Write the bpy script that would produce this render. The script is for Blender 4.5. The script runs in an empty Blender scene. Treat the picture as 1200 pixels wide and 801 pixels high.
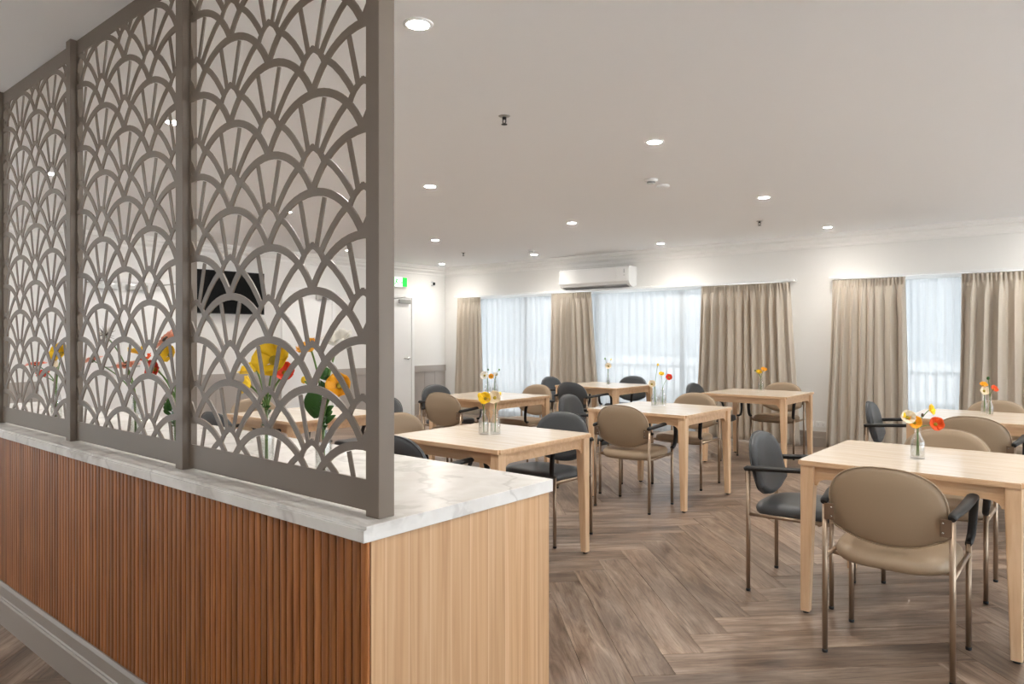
import bpy, bmesh, math, random
from mathutils import Vector, Matrix
PI = math.pi
sc = bpy.context.scene
C = sc.collection

# ------------------------------------------------------------------ camera
F, CX, HY, CAMH = 834.0, 600.0, 395.0, 1.36
YAW = math.radians(39.8)
cs, sn = math.cos(YAW), math.sin(YAW)
cam = bpy.data.cameras.new('camera')
cam.sensor_width = 36.0
cam.lens = 36.0 * F / 1200.0
cam.shift_y = -(400.5 - HY) / 1200.0
cam.clip_start = 0.05
camo = bpy.data.objects.new('camera', cam)
C.objects.link(camo)
camo.location = (0, 0, CAMH)
camo.rotation_euler = (PI / 2, 0, YAW)
sc.camera = camo

def pix(px, py, Y=None, X=None, Z=None):
    """world point of a photo pixel on the plane Y=, X= or Z="""
    u, v = (px - CX) / F, (HY - py) / F
    d = Vector((-sn + cs * u, cs + sn * u, v))
    if Y is not None: t = Y / d.y
    elif X is not None: t = X / d.x
    else: t = (Z - CAMH) / d.z
    return Vector((0, 0, CAMH)) + d * t

# ------------------------------------------------------------------ world, exposure
world = bpy.data.worlds.new('world')
sc.world = world
world.use_nodes = True
wn = world.node_tree.nodes
wn['Background'].inputs[0].default_value = (0.82, 0.92, 1.0, 1)
wn['Background'].inputs[1].default_value = 2.9
vs = sc.view_settings
vs.view_transform = 'Standard'
vs.look = 'None'
vs.gamma = 1.0
vs.use_curve_mapping = False
vs.exposure = 0.49
LAMP = 46.0             # watts of a ceiling downlight beam

bounce_sun = bpy.data.lights.new('bounce_sun', 'SUN')  # near-overhead sun added so the lit ground outside brightens the ceiling
bounce_sun.energy = 14.0; bounce_sun.angle = 0.06; bounce_sun.color = (0.97, 0.98, 1.0)
bounce_suno = bpy.data.objects.new('bounce_sun', bounce_sun); C.objects.link(bounce_suno)
bounce_suno.location = (0, 0, 30); bounce_suno.rotation_euler = (math.radians(4), math.radians(-3), 0)

# ------------------------------------------------------------------ room dimensions
XL, XR, YB, YW, HC = -9.3, 4.6, -1.9, 9.25, 2.62
WIN1 = (-8.95, -3.15, 0.04, 2.08)
WIN2 = (-2.50, 0.25, 0.04, 2.08)
ADDED_WIN3 = (-1.2, 9.0, 0.05, 2.40)      # unseen windows added in the right wall to brighten the room (along Y)
ADDED_WIN4 = (-9.0, -5.6, 0.10, 2.30)     # unseen windows added behind the camera for sheen on the slats (along X)
for (a, b, z0, z1) in (WIN1, WIN2):
    l = bpy.data.lights.new('window_portal', 'AREA')
    l.shape = 'RECTANGLE'; l.size = b - a; l.size_y = z1 - z0
    l.cycles.is_portal = True
    lo = bpy.data.objects.new('window_portal', l)
    C.objects.link(lo)
    lo.location = ((a + b) / 2, YW + 0.30, (z0 + z1) / 2)
    lo.rotation_euler = (-PI / 2, 0, 0)
for i, (a, b, z0, z1) in enumerate((ADDED_WIN3, ADDED_WIN4)):
    l = bpy.data.lights.new('window_portal', 'AREA')
    l.shape = 'RECTANGLE'; l.size = b - a; l.size_y = z1 - z0
    l.cycles.is_portal = True
    lo = bpy.data.objects.new('window_portal', l)
    C.objects.link(lo)
    lo.location = (XR + 0.3, (a+b)/2, (z0+z1)/2) if i == 0 else ((a+b)/2, YB - 0.3, (z0+z1)/2)
    lo.rotation_euler = (PI/2, 0, PI/2) if i == 0 else (PI/2, 0, 0)

# ------------------------------------------------------------------ materials
def lin(c):
    return tuple(((v / 255.0) / 12.92 if v / 255.0 <= 0.04045 else ((v / 255.0 + 0.055) / 1.055) ** 2.4) for v in c) + (1.0,)

def newmat(name):
    m = bpy.data.materials.new(name)
    m.use_nodes = True
    nt = m.node_tree
    return m, nt, nt.nodes['Principled BSDF'], nt.nodes['Material Output']

def plain(name, rgb, rough=0.5, metal=0.0, spec=None, bump=0.0, bscale=200.0, coat=0.0, vary=0.0):
    m, nt, b, o = newmat(name)
    b.inputs['Base Color'].default_value = lin(rgb)
    b.inputs['Roughness'].default_value = rough
    b.inputs['Metallic'].default_value = metal
    if spec is not None: b.inputs['Specular IOR Level'].default_value = spec
    if coat: b.inputs['Coat Weight'].default_value = coat
    if bump or vary:
        tc = nt.nodes.new('ShaderNodeTexCoord')
        n = nt.nodes.new('ShaderNodeTexNoise')
        n.inputs['Scale'].default_value = bscale
        n.inputs['Detail'].default_value = 3
        nt.links.new(tc.outputs['Object'], n.inputs['Vector'])
        if bump:
            bp = nt.nodes.new('ShaderNodeBump')
            bp.inputs['Strength'].default_value = bump
            bp.inputs['Distance'].default_value = 0.002
            nt.links.new(n.outputs['Fac'], bp.inputs['Height'])
            nt.links.new(bp.outputs['Normal'], b.inputs['Normal'])
        if vary:
            hs = nt.nodes.new('ShaderNodeHueSaturation')
            hs.inputs['Color'].default_value = lin(rgb)
            mr = nt.nodes.new('ShaderNodeMapRange')
            mr.inputs['To Min'].default_value = 1 - vary
            mr.inputs['To Max'].default_value = 1 + vary
            nt.links.new(n.outputs['Fac'], mr.inputs['Value'])
            nt.links.new(mr.outputs['Result'], hs.inputs['Value'])
            nt.links.new(hs.outputs['Color'], b.inputs['Base Color'])
    return m

def ramp(nt, stops):
    r = nt.nodes.new('ShaderNodeValToRGB')
    e = r.color_ramp.elements
    while len(e) < len(stops): e.new(0.5)
    for i, (p, c) in enumerate(stops):
        e[i].position = p; e[i].color = lin(c)
    return r

def wood(name, dark, mid, light, scale, rough=0.4, axis_scale=(1, 1, 1), coat=0.0, rnd=0.25, bump=0.15, coords='Object'):
    """streaky timber; axis_scale is small along the grain. Each object gets its own offset and tone."""
    m, nt, b, o = newmat(name)
    tc = nt.nodes.new('ShaderNodeTexCoord')
    oi = nt.nodes.new('ShaderNodeObjectInfo')
    mp = nt.nodes.new('ShaderNodeMapping')
    mp.inputs['Scale'].default_value = tuple(a * scale for a in axis_scale)
    ml = nt.nodes.new('ShaderNodeMath'); ml.operation = 'MULTIPLY'; ml.inputs[1].default_value = 71.0
    nt.links.new(oi.outputs['Random'], ml.inputs[0])
    cb = nt.nodes.new('ShaderNodeCombineXYZ')
    for i in range(3): nt.links.new(ml.outputs[0], cb.inputs[i])
    nt.links.new(cb.outputs[0], mp.inputs['Location'])
    nt.links.new(tc.outputs[coords], mp.inputs['Vector'])
    n = nt.nodes.new('ShaderNodeTexNoise')
    n.inputs['Scale'].default_value = 1.0; n.inputs['Detail'].default_value = 6; n.inputs['Roughness'].default_value = 0.6
    n.inputs['Distortion'].default_value = 0.4
    nt.links.new(mp.outputs[0], n.inputs['Vector'])
    r = ramp(nt, [(0.28, dark), (0.5, mid), (0.72, light)])
    nt.links.new(n.outputs['Fac'], r.inputs[0])
    hs = nt.nodes.new('ShaderNodeHueSaturation')
    mr = nt.nodes.new('ShaderNodeMapRange')
    mr.inputs['To Min'].default_value = 1 - rnd; mr.inputs['To Max'].default_value = 1 + rnd
    nt.links.new(oi.outputs['Random'], mr.inputs['Value'])
    nt.links.new(mr.outputs['Result'], hs.inputs['Value'])
    nt.links.new(r.outputs[0], hs.inputs['Color'])
    nt.links.new(hs.outputs[0], b.inputs['Base Color'])
    b.inputs['Roughness'].default_value = rough
    if coat: b.inputs['Coat Weight'].default_value = coat
    bp = nt.nodes.new('ShaderNodeBump'); bp.inputs['Strength'].default_value = bump; bp.inputs['Distance'].default_value = 0.001
    nt.links.new(n.outputs['Fac'], bp.inputs['Height']); nt.links.new(bp.outputs[0], b.inputs['Normal'])
    return m

def mat_marble():
    m, nt, b, o = newmat('marble_laminate')
    tc = nt.nodes.new('ShaderNodeTexCoord')
    n1 = nt.nodes.new('ShaderNodeTexNoise'); n1.inputs['Scale'].default_value = 2.2; n1.inputs['Detail'].default_value = 4
    nt.links.new(tc.outputs['Object'], n1.inputs['Vector'])
    mx = nt.nodes.new('ShaderNodeVectorMath'); mx.operation = 'MULTIPLY_ADD'
    mx.inputs[1].default_value = (0.9, 0.9, 0.9)
    nt.links.new(n1.outputs['Color'], mx.inputs[0]); nt.links.new(tc.outputs['Object'], mx.inputs[2])
    w = nt.nodes.new('ShaderNodeTexWave'); w.inputs['Scale'].default_value = 1.5; w.inputs['Distortion'].default_value = 7.0
    w.inputs['Detail'].default_value = 5; w.inputs['Detail Scale'].default_value = 1.6
    w.bands_direction = 'DIAGONAL'
    nt.links.new(mx.outputs[0], w.inputs['Vector'])
    r = ramp(nt, [(0.0, (210, 207, 203)), (0.03, (222, 220, 216)), (0.10, (229, 227, 223)), (1.0, (233, 231, 227))])
    nt.links.new(w.outputs['Fac'], r.inputs[0])
    n2 = nt.nodes.new('ShaderNodeTexNoise'); n2.inputs['Scale'].default_value = 5.0; n2.inputs['Detail'].default_value = 8
    nt.links.new(mx.outputs[0], n2.inputs['Vector'])
    r2 = ramp(nt, [(0.35, (240, 238, 236)), (0.6, (255, 255, 255))])
    nt.links.new(n2.outputs['Fac'], r2.inputs[0])
    mm = nt.nodes.new('ShaderNodeMix'); mm.data_type = 'RGBA'; mm.blend_type = 'MULTIPLY'; mm.inputs['Factor'].default_value = 1.0
    nt.links.new(r.outputs[0], mm.inputs[6]); nt.links.new(r2.outputs[0], mm.inputs[7])
    nt.links.new(mm.outputs[2], b.inputs['Base Color'])
    b.inputs['Roughness'].default_value = 0.26
    return m

def mat_plank():
    m, nt, b, o = newmat('floor_plank_vinyl')
    uv = nt.nodes.new('ShaderNodeUVMap'); uv.uv_map = 'UVMap'
    oi = nt.nodes.new('ShaderNodeObjectInfo'); ge = nt.nodes.new('ShaderNodeNewGeometry')
    ad = nt.nodes.new('ShaderNodeMath'); ad.operation = 'ADD'
    nt.links.new(oi.outputs['Random'], ad.inputs[0]); nt.links.new(ge.outputs['Random Per Island'], ad.inputs[1])
    fr = nt.nodes.new('ShaderNodeMath'); fr.operation = 'FRACT'; nt.links.new(ad.outputs[0], fr.inputs[0])
    ml = nt.nodes.new('ShaderNodeMath'); ml.operation = 'MULTIPLY'; ml.inputs[1].default_value = 53.0
    nt.links.new(fr.outputs[0], ml.inputs[0])
    cb = nt.nodes.new('ShaderNodeCombineXYZ')
    for i in range(3): nt.links.new(ml.outputs[0], cb.inputs[i])
    def layer(scale, detail, rough, dist):
        mp = nt.nodes.new('ShaderNodeMapping'); mp.inputs['Scale'].default_value = scale
        nt.links.new(uv.outputs[0], mp.inputs['Vector']); nt.links.new(cb.outputs[0], mp.inputs['Location'])
        n = nt.nodes.new('ShaderNodeTexNoise'); n.inputs['Scale'].default_value = 1
        n.inputs['Detail'].default_value = detail; n.inputs['Roughness'].default_value = rough; n.inputs['Distortion'].default_value = dist
        nt.links.new(mp.outputs[0], n.inputs['Vector'])
        return n
    a = layer((2.2, 17, 1), 7, 0.68, 0.7)
    f2 = layer((5, 95, 1), 5, 0.7, 0.3)
    p = layer((1.3, 3.6, 1), 3, 0.5, 0.8)
    r = ramp(nt, [(0.27, (92, 74, 62)), (0.42, (136, 115, 99)), (0.56, (165, 146, 131)), (0.74, (200, 183, 168))])
    nt.links.new(a.outputs['Fac'], r.inputs[0])
    r2 = ramp(nt, [(0.30, (150, 138, 128)), (0.48, (245, 243, 240)), (1.0, (255, 255, 255))])
    nt.links.new(f2.outputs['Fac'], r2.inputs[0])
    mm = nt.nodes.new('ShaderNodeMix'); mm.data_type = 'RGBA'; mm.blend_type = 'MULTIPLY'; mm.inputs['Factor'].default_value = 0.8
    nt.links.new(r.outputs[0], mm.inputs[6]); nt.links.new(r2.outputs[0], mm.inputs[7])
    r3 = ramp(nt, [(0.3, (150, 146, 142)), (0.62, (255, 250, 244))])
    nt.links.new(p.outputs['Fac'], r3.inputs[0])
    m2 = nt.nodes.new('ShaderNodeMix'); m2.data_type = 'RGBA'; m2.blend_type = 'MULTIPLY'; m2.inputs['Factor'].default_value = 0.55
    nt.links.new(mm.outputs[2], m2.inputs[6]); nt.links.new(r3.outputs[0], m2.inputs[7])
    hs = nt.nodes.new('ShaderNodeHueSaturation'); hs.inputs['Saturation'].default_value = 1.0
    mr = nt.nodes.new('ShaderNodeMapRange'); mr.inputs['To Min'].default_value = 0.84; mr.inputs['To Max'].default_value = 1.16
    nt.links.new(fr.outputs[0], mr.inputs['Value']); nt.links.new(mr.outputs[0], hs.inputs['Value'])
    nt.links.new(m2.outputs[2], hs.inputs['Color']); nt.links.new(hs.outputs[0], b.inputs['Base Color'])
    rr = nt.nodes.new('ShaderNodeMapRange'); rr.inputs['To Min'].default_value = 0.26; rr.inputs['To Max'].default_value = 0.46
    nt.links.new(a.outputs['Fac'], rr.inputs['Value']); nt.links.new(rr.outputs[0], b.inputs['Roughness'])
    bp = nt.nodes.new('ShaderNodeBump'); bp.inputs['Strength'].default_value = 0.12; bp.inputs['Distance'].default_value = 0.001
    nt.links.new(f2.outputs['Fac'], bp.inputs['Height']); nt.links.new(bp.outputs[0], b.inputs['Normal'])
    return m

def mat_oak_staves():
    """light oak laminate of vertical staves (end panel of the counter; grain along Z, staves across Y)"""
    m, nt, b, o = newmat('oak_laminate')
    tc = nt.nodes.new('ShaderNodeTexCoord')
    sp = nt.nodes.new('ShaderNodeSeparateXYZ'); nt.links.new(tc.outputs['Object'], sp.inputs[0])
    dv = nt.nodes.new('ShaderNodeMath'); dv.operation = 'MULTIPLY'; dv.inputs[1].default_value = 13.5
    nt.links.new(sp.outputs['Y'], dv.inputs[0])
    fl = nt.nodes.new('ShaderNodeMath'); fl.operation = 'FLOOR'; nt.links.new(dv.outputs[0], fl.inputs[0])
    wn_ = nt.nodes.new('ShaderNodeTexWhiteNoise'); wn_.noise_dimensions = '1D'; nt.links.new(fl.outputs[0], wn_.inputs['W'])
    fr = nt.nodes.new('ShaderNodeMath'); fr.operation = 'FRACT'; nt.links.new(dv.outputs[0], fr.inputs[0])
    mp = nt.nodes.new('ShaderNodeMapping'); mp.inputs['Scale'].default_value = (60, 60, 1.6)
    nt.links.new(tc.outputs['Object'], mp.inputs['Vector'])
    ml = nt.nodes.new('ShaderNodeMath'); ml.operation = 'MULTIPLY'; ml.inputs[1].default_value = 40
    nt.links.new(wn_.outputs['Value'], ml.inputs[0])
    cb = nt.nodes.new('ShaderNodeCombineXYZ'); nt.links.new(ml.outputs[0], cb.inputs[0]); nt.links.new(ml.outputs[0], cb.inputs[2])
    nt.links.new(cb.outputs[0], mp.inputs['Location'])
    n = nt.nodes.new('ShaderNodeTexNoise'); n.inputs['Scale'].default_value = 1; n.inputs['Detail'].default_value = 6; n.inputs['Distortion'].default_value = 0.6
    nt.links.new(mp.outputs[0], n.inputs['Vector'])
    r = ramp(nt, [(0.25, (184, 142, 102)), (0.5, (202, 162, 122)), (0.75, (214, 178, 140))])
    nt.links.new(n.outputs['Fac'], r.inputs[0])
    hs = nt.nodes.new('ShaderNodeHueSaturation')
    mr = nt.nodes.new('ShaderNodeMapRange'); mr.inputs['To Min'].default_value = 0.95; mr.inputs['To Max'].default_value = 1.05
    nt.links.new(wn_.outputs['Value'], mr.inputs['Value']); nt.links.new(mr.outputs[0], hs.inputs['Value'])
    nt.links.new(r.outputs[0], hs.inputs['Color'])
    lt = nt.nodes.new('ShaderNodeMath'); lt.operation = 'LESS_THAN'; lt.inputs[1].default_value = 0.035
    nt.links.new(fr.outputs[0], lt.inputs[0])
    mx = nt.nodes.new('ShaderNodeMix'); mx.data_type = 'RGBA'; mx.inputs[7].default_value = lin((228, 200, 164))
    m3 = nt.nodes.new('ShaderNodeMath'); m3.operation = 'MULTIPLY'; m3.inputs[1].default_value = 0.55
    nt.links.new(lt.outputs[0], m3.inputs[0]); nt.links.new(m3.outputs[0], mx.inputs['Factor'])
    nt.links.new(hs.outputs[0], mx.inputs[6]); nt.links.new(mx.outputs[2], b.inputs['Base Color'])
    b.inputs['Roughness'].default_value = 0.42
    return m

def mat_glass(name, tint=(1, 1, 1, 1), refl=0.08):
    m, nt, b, o = newmat(name)
    nt.nodes.remove(b)
    t = nt.nodes.new('ShaderNodeBsdfTransparent'); t.inputs[0].default_value = tint
    g = nt.nodes.new('ShaderNodeBsdfGlossy'); g.inputs['Roughness'].default_value = 0.02
    fn = nt.nodes.new('ShaderNodeLayerWeight'); fn.inputs['Blend'].default_value = 0.25
    mr = nt.nodes.new('ShaderNodeMapRange'); mr.inputs['To Min'].default_value = refl; mr.inputs['To Max'].default_value = 0.5
    nt.links.new(fn.outputs['Facing'], mr.inputs['Value'])
    mx = nt.nodes.new('ShaderNodeMixShader')
    nt.links.new(mr.outputs[0], mx.inputs[0]); nt.links.new(t.outputs[0], mx.inputs[1]); nt.links.new(g.outputs[0], mx.inputs[2])
    nt.links.new(mx.outputs[0], o.inputs[0])
    return m

def mat_sheer():
    m, nt, b, o = newmat('sheer_voile')
    nt.nodes.remove(b)
    t = nt.nodes.new('ShaderNodeBsdfTransparent'); t.inputs[0].default_value = (0.97, 0.98, 0.98, 1)
    tr = nt.nodes.new('ShaderNodeBsdfTranslucent'); tr.inputs[0].default_value = (0.25, 0.26, 0.265, 1)
    df = nt.nodes.new('ShaderNodeBsdfDiffuse'); df.inputs[0].default_value = (0.86, 0.88, 0.89, 1)
    m1 = nt.nodes.new('ShaderNodeMixShader'); m1.inputs[0].default_value = 0.40
    nt.links.new(tr.outputs[0], m1.inputs[1]); nt.links.new(df.outputs[0], m1.inputs[2])
    m2 = nt.nodes.new('ShaderNodeMixShader')
    lw = nt.nodes.new('ShaderNodeLayerWeight'); lw.inputs['Blend'].default_value = 0.45
    mr = nt.nodes.new('ShaderNodeMapRange'); mr.inputs['To Min'].default_value = 0.90; mr.inputs['To Max'].default_value = 0.985
    nt.links.new(lw.outputs['Facing'], mr.inputs['Value']); nt.links.new(mr.outputs[0], m2.inputs[0])
    nt.links.new(t.outputs[0], m2.inputs[1]); nt.links.new(m1.outputs[0], m2.inputs[2])
    nt.links.new(m2.outputs[0], o.inputs[0])
    return m

def mat_emit(name, rgb, strength):
    m, nt, b, o = newmat(name)
    b.inputs['Base Color'].default_value = lin(rgb)
    b.inputs['Emission Color'].default_value = lin(rgb)
    b.inputs['Emission Strength'].default_value = strength
    return m

M = dict(
    wall=plain('wall_paint', (230, 228, 224), 0.7, bump=0.05, bscale=300),
    ceil=plain('ceiling_paint', (243, 243, 243), 0.8, bump=0.04, bscale=250),
    cornice=plain('cornice_paint', (236, 234, 230), 0.6),
    taupe_paint=plain('taupe_gloss_paint', (158, 148, 138), 0.38),
    dado=plain('dado_paint', (168, 160, 153), 0.45),
    screen=plain('bronze_taupe_powder_coat', (116, 103, 90), 0.42, bump=0.06, bscale=900),
    marble=mat_marble(),
    slat=wood('slat_timber', (118, 68, 32), (156, 97, 51), (186, 125, 74), 1.0, 0.40, (60, 60, 2.2), rnd=0.24),
    slat_back=wood('slat_backing', (110, 62, 30), (134, 78, 42), (150, 92, 52), 1.0, 0.5, (60, 60, 2.2), rnd=0.0),
    oak=mat_oak_staves(),
    plank=mat_plank(),
    subfloor=plain('subfloor', (58, 48, 40), 0.8),
    top=wood('beech_top', (226, 208, 186), (237, 222, 203), (243, 231, 215), 1.0, 0.16, (2.2, 26, 26), rnd=0.02, bump=0.02),
    beech=wood('beech_leg', (216, 176, 136), (230, 194, 155), (238, 206, 170), 1.0, 0.36, (34, 34, 3), rnd=0.03, bump=0.03),
    apron=wood('beech_apron', (208, 168, 128), (222, 184, 145), (232, 198, 162), 1.0, 0.36, (3, 34, 34), rnd=0.03, bump=0.03),
    taupe=plain('taupe_vinyl', (163, 142, 117), 0.46, bump=0.10, bscale=420, vary=0.04),
    charcoal=plain('charcoal_vinyl', (72, 75, 78), 0.42, bump=0.10, bscale=420, vary=0.05),
    nickel=plain('brushed_nickel_tube', (172, 152, 132), 0.32, 0.85),
    black=plain('black_armrest', (26, 25, 25), 0.5, bump=0.05, bscale=600),
    screw=plain('screw_steel', (205, 200, 192), 0.25, 1.0),
    bracket=plain('bracket_bronze', (128, 106, 86), 0.4, 0.5),
    curtain=None, sheer=mat_sheer(),
    glass=mat_glass('window_glass'),
    bottle=mat_glass('bottle_glass', (0.985, 0.99, 0.99, 1), 0.06),
    water=mat_glass('vase_water', (0.96, 0.975, 0.96, 1), 0.04),
    white_metal=plain('white_aluminium', (232, 232, 230), 0.4),
    white_plastic=plain('white_plastic', (236, 236, 234), 0.32),
    grey_plastic=plain('grey_plastic', (150, 150, 150), 0.45),
    dark_plastic=plain('dark_plastic', (22, 22, 23), 0.4),
    tv_glass=plain('tv_glass', (4, 4, 5), 0.45, spec=0.15),
    door=plain('door_paint', (233, 232, 230), 0.45),
    lens=mat_emit('downlight_lens', (255, 249, 241), 250.0),
    steel=plain('brushed_steel', (178, 176, 172), 0.3, 0.9),
    green=mat_emit('exit_green', (10, 190, 60), 0.9),
    exit_white=mat_emit('exit_white', (245, 250, 246), 0.7),
    stem=plain('stem_green', (88, 122, 48), 0.5, vary=0.15, bscale=60),
    leaf=plain('leaf_green', (52, 98, 34), 0.45, vary=0.2, bscale=40),
    yellow=plain('petal_yellow', (252, 208, 30), 0.55, vary=0.10, bscale=80),
    amber=plain('petal_amber', (246, 170, 24), 0.55, vary=0.10, bscale=80),
    orange=plain('petal_orange', (238, 88, 24), 0.55, vary=0.10, bscale=80),
    red=plain('petal_red_orange', (228, 62, 26), 0.55, vary=0.10, bscale=80),
    cream=plain('petal_cream', (240, 224, 196), 0.6, vary=0.06, bscale=80),
    pink=plain('petal_peach_pink', (240, 158, 126), 0.6, vary=0.10, bscale=80),
    white=plain('petal_white', (240, 236, 226), 0.6, vary=0.05, bscale=80),
    centre=plain('flower_centre', (170, 150, 40), 0.7, bump=0.5, bscale=500),
    dark_centre=plain('dark_flower_centre', (84, 66, 50), 0.7, bump=0.5, bscale=500),
    balcony=plain('balcony_paint', (226, 228, 228), 0.6),
    bounce_slab=plain('pale_bounce_slab', (236, 236, 234), 0.8, vary=0.04, bscale=5),  # unseen ground made pale to throw light up at the ceiling
    paving=plain('balcony_paving', (192, 193, 193), 0.8, vary=0.06, bscale=6),
)

def mat_curtain():
    m, nt, b, o = newmat('curtain_linen')
    b.inputs['Base Color'].default_value = lin((214, 204, 189)); b.inputs['Roughness'].default_value = 0.85
    b.inputs['Sheen Weight'].default_value = 0.2
    tc = nt.nodes.new('ShaderNodeTexCoord')
    n = nt.nodes.new('ShaderNodeTexNoise'); n.inputs['Scale'].default_value = 700; n.inputs['Detail'].default_value = 2
    nt.links.new(tc.outputs['Object'], n.inputs['Vector'])
    bp = nt.nodes.new('ShaderNodeBump'); bp.inputs['Strength'].default_value = 0.12; bp.inputs['Distance'].default_value = 0.001
    nt.links.new(n.outputs['Fac'], bp.inputs['Height']); nt.links.new(bp.outputs[0], b.inputs['Normal'])
    tr = nt.nodes.new('ShaderNodeBsdfTranslucent'); tr.inputs[0].default_value = lin((190, 170, 146))
    mx = nt.nodes.new('ShaderNodeMixShader'); mx.inputs[0].default_value = 0.22
    nt.links.new(b.outputs[0], mx.inputs[1]); nt.links.new(tr.outputs[0], mx.inputs[2]); nt.links.new(mx.outputs[0], o.inputs[0])
    return m
M['curtain'] = mat_curtain()

# ------------------------------------------------------------------ mesh helpers
class MB:
    def __init__(self): self.v = []; self.f = []; self.sm = []; self.uv = {}
    def add(self, vs, fs, smooth=False):
        o = len(self.v); self.v += [tuple(p) for p in vs]
        for f in fs: self.f.append([o + i for i in f]); self.sm.append(smooth)
        return self
    def box(self, x0, x1, y0, y1, z0, z1):
        return self.add([(x0,y0,z0),(x1,y0,z0),(x1,y1,z0),(x0,y1,z0),(x0,y0,z1),(x1,y0,z1),(x1,y1,z1),(x0,y1,z1)],
                 [(0,3,2,1),(4,5,6,7),(0,1,5,4),(1,2,6,5),(2,3,7,6),(3,0,4,7)])
    def bev(self, x0, x1, y0, y1, z0, z1, r=0.003, seg=2):
        bm = bmesh.new(); bmesh.ops.create_cube(bm, size=1)
        for v in bm.verts: v.co = Vector(((x0+x1)/2+v.co.x*(x1-x0), (y0+y1)/2+v.co.y*(y1-y0), (z0+z1)/2+v.co.z*(z1-z0)))
        bmesh.ops.bevel(bm, geom=list(bm.edges), offset=r, segments=seg, affect='EDGES', profile=0.6)
        return self.bm(bm)
    def bm(self, bm, smooth=False):
        bm.verts.ensure_lookup_table(); bm.verts.index_update()
        self.add([v.co.copy() for v in bm.verts], [[v.index for v in f.verts] for f in bm.faces], smooth); bm.free()
        return self
    def prism(self, pts, axis, a, b):
        """2-D outline (counter-clockwise) extruded along axis from a to b"""
        n = len(pts)
        def P(p, t):
            return {'x': (t, p[0], p[1]), 'y': (p[0], t, p[1]), 'z': (p[0], p[1], t)}[axis]
        vs = [P(p, a) for p in pts] + [P(p, b) for p in pts]
        fs = [(i, (i+1) % n, n+(i+1) % n, n+i) for i in range(n)] + [tuple(range(n))[::-1], tuple(range(n, 2*n))]
        if axis == 'y': fs = [tuple(reversed(f)) for f in fs]
        return self.add(vs, fs)
    def tube(self, path, r, seg=10, ref=None, cap=True, smooth=True):
        """path of points; r a number, a list, or a list of (lateral, normal) pairs"""
        P = [Vector(p) for p in path]; n = len(P)
        T = []
        for i in range(n):
            t = (P[min(i+1, n-1)] - P[max(i-1, 0)])
            T.append(t.normalized())
        if ref is None:
            ref = Vector((0, 0, 1)) if abs(T[0].z) < 0.9 else Vector((1, 0, 0))
        u = (Vector(ref) - T[0] * Vector(ref).dot(T[0])).normalized()
        vs, fs = [], []
        for i in range(n):
            u = (u - T[i] * u.dot(T[i])).normalized(); w = T[i].cross(u)
            rr = r[i] if isinstance(r, (list, tuple)) else r
            ra, rb = rr if isinstance(rr, (list, tuple)) else (rr, rr)
            for k in range(seg):
                a = 2 * PI * k / seg
                vs.append(P[i] + u * (ra * math.cos(a)) + w * (rb * math.sin(a)))
        for i in range(n - 1):
            for k in range(seg):
                k2 = (k + 1) % seg
                fs.append((i*seg+k, i*seg+k2, (i+1)*seg+k2, (i+1)*seg+k))
        self.add(vs, fs, smooth)
        if cap:
            o = len(self.v) - len(vs)
            self.f.append([o + k for k in range(seg)][::-1]); self.sm.append(False)
            self.f.append([o + (n-1)*seg + k for k in range(seg)]); self.sm.append(False)
        return self
    def lathe(self, prof, c=(0, 0, 0), seg=20, smooth=True, M4=None):
        vs, fs = [], []
        n = len(prof)
        for (r, z) in prof:
            for k in range(seg):
                a = 2 * PI * k / seg
                p = Vector((r * math.cos(a), r * math.sin(a), z))
                if M4: p = M4 @ p
                vs.append(p + Vector(c))
        for i in range(n - 1):
            for k in range(seg):
                k2 = (k + 1) % seg
                fs.append((i*seg+k, i*seg+k2, (i+1)*seg+k2, (i+1)*seg+k))
        self.add(vs, fs, smooth)
        o = len(self.v) - len(vs)
        if prof[0][0] > 1e-6: self.f.append([o+k for k in range(seg)][::-1]); self.sm.append(False)
        if prof[-1][0] > 1e-6: self.f.append([o+(n-1)*seg+k for k in range(seg)]); self.sm.append(False)
        return self
    def mesh(self, name, mat):
        me = bpy.data.meshes.new(name)
        me.from_pydata(self.v, [], self.f)
        me.polygons.foreach_set('use_smooth', self.sm)
        if mat: me.materials.append(mat)
        me.update()
        return me
    def build(self, name, mat, parent=None, loc=None):
        o = bpy.data.objects.new(name, self.mesh(name, mat)); C.objects.link(o)
        if parent: o.parent = parent
        if loc: o.location = loc
        return o

def tag(o, label=None, cat=None, group=None, kind=None):
    if label: o['label'] = label
    if cat: o['category'] = cat
    if group: o['group'] = group
    if kind: o['kind'] = kind
    return o
def empty(name, loc=(0, 0, 0), rz=0, label=None, cat=None, group=None):
    o = bpy.data.objects.new(name, None); C.objects.link(o)
    o.empty_display_size = 0.1
    o.location = loc; o.rotation_euler = (0, 0, rz)
    return tag(o, label, cat, group)
def struct(o): o['kind'] = 'structure'; return o
def link(name, mesh, parent, loc=None, rz=None):
    o = bpy.data.objects.new(name, mesh); C.objects.link(o)
    if parent: o.parent = parent
    if loc is not None: o.location = loc
    if rz is not None: o.rotation_euler = (0, 0, rz)
    return o
def copy_tree(o, parent=None):
    c = o.copy(); C.objects.link(c); c.parent = parent
    for ch in list(o.children): copy_tree(ch, c)
    return c

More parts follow.
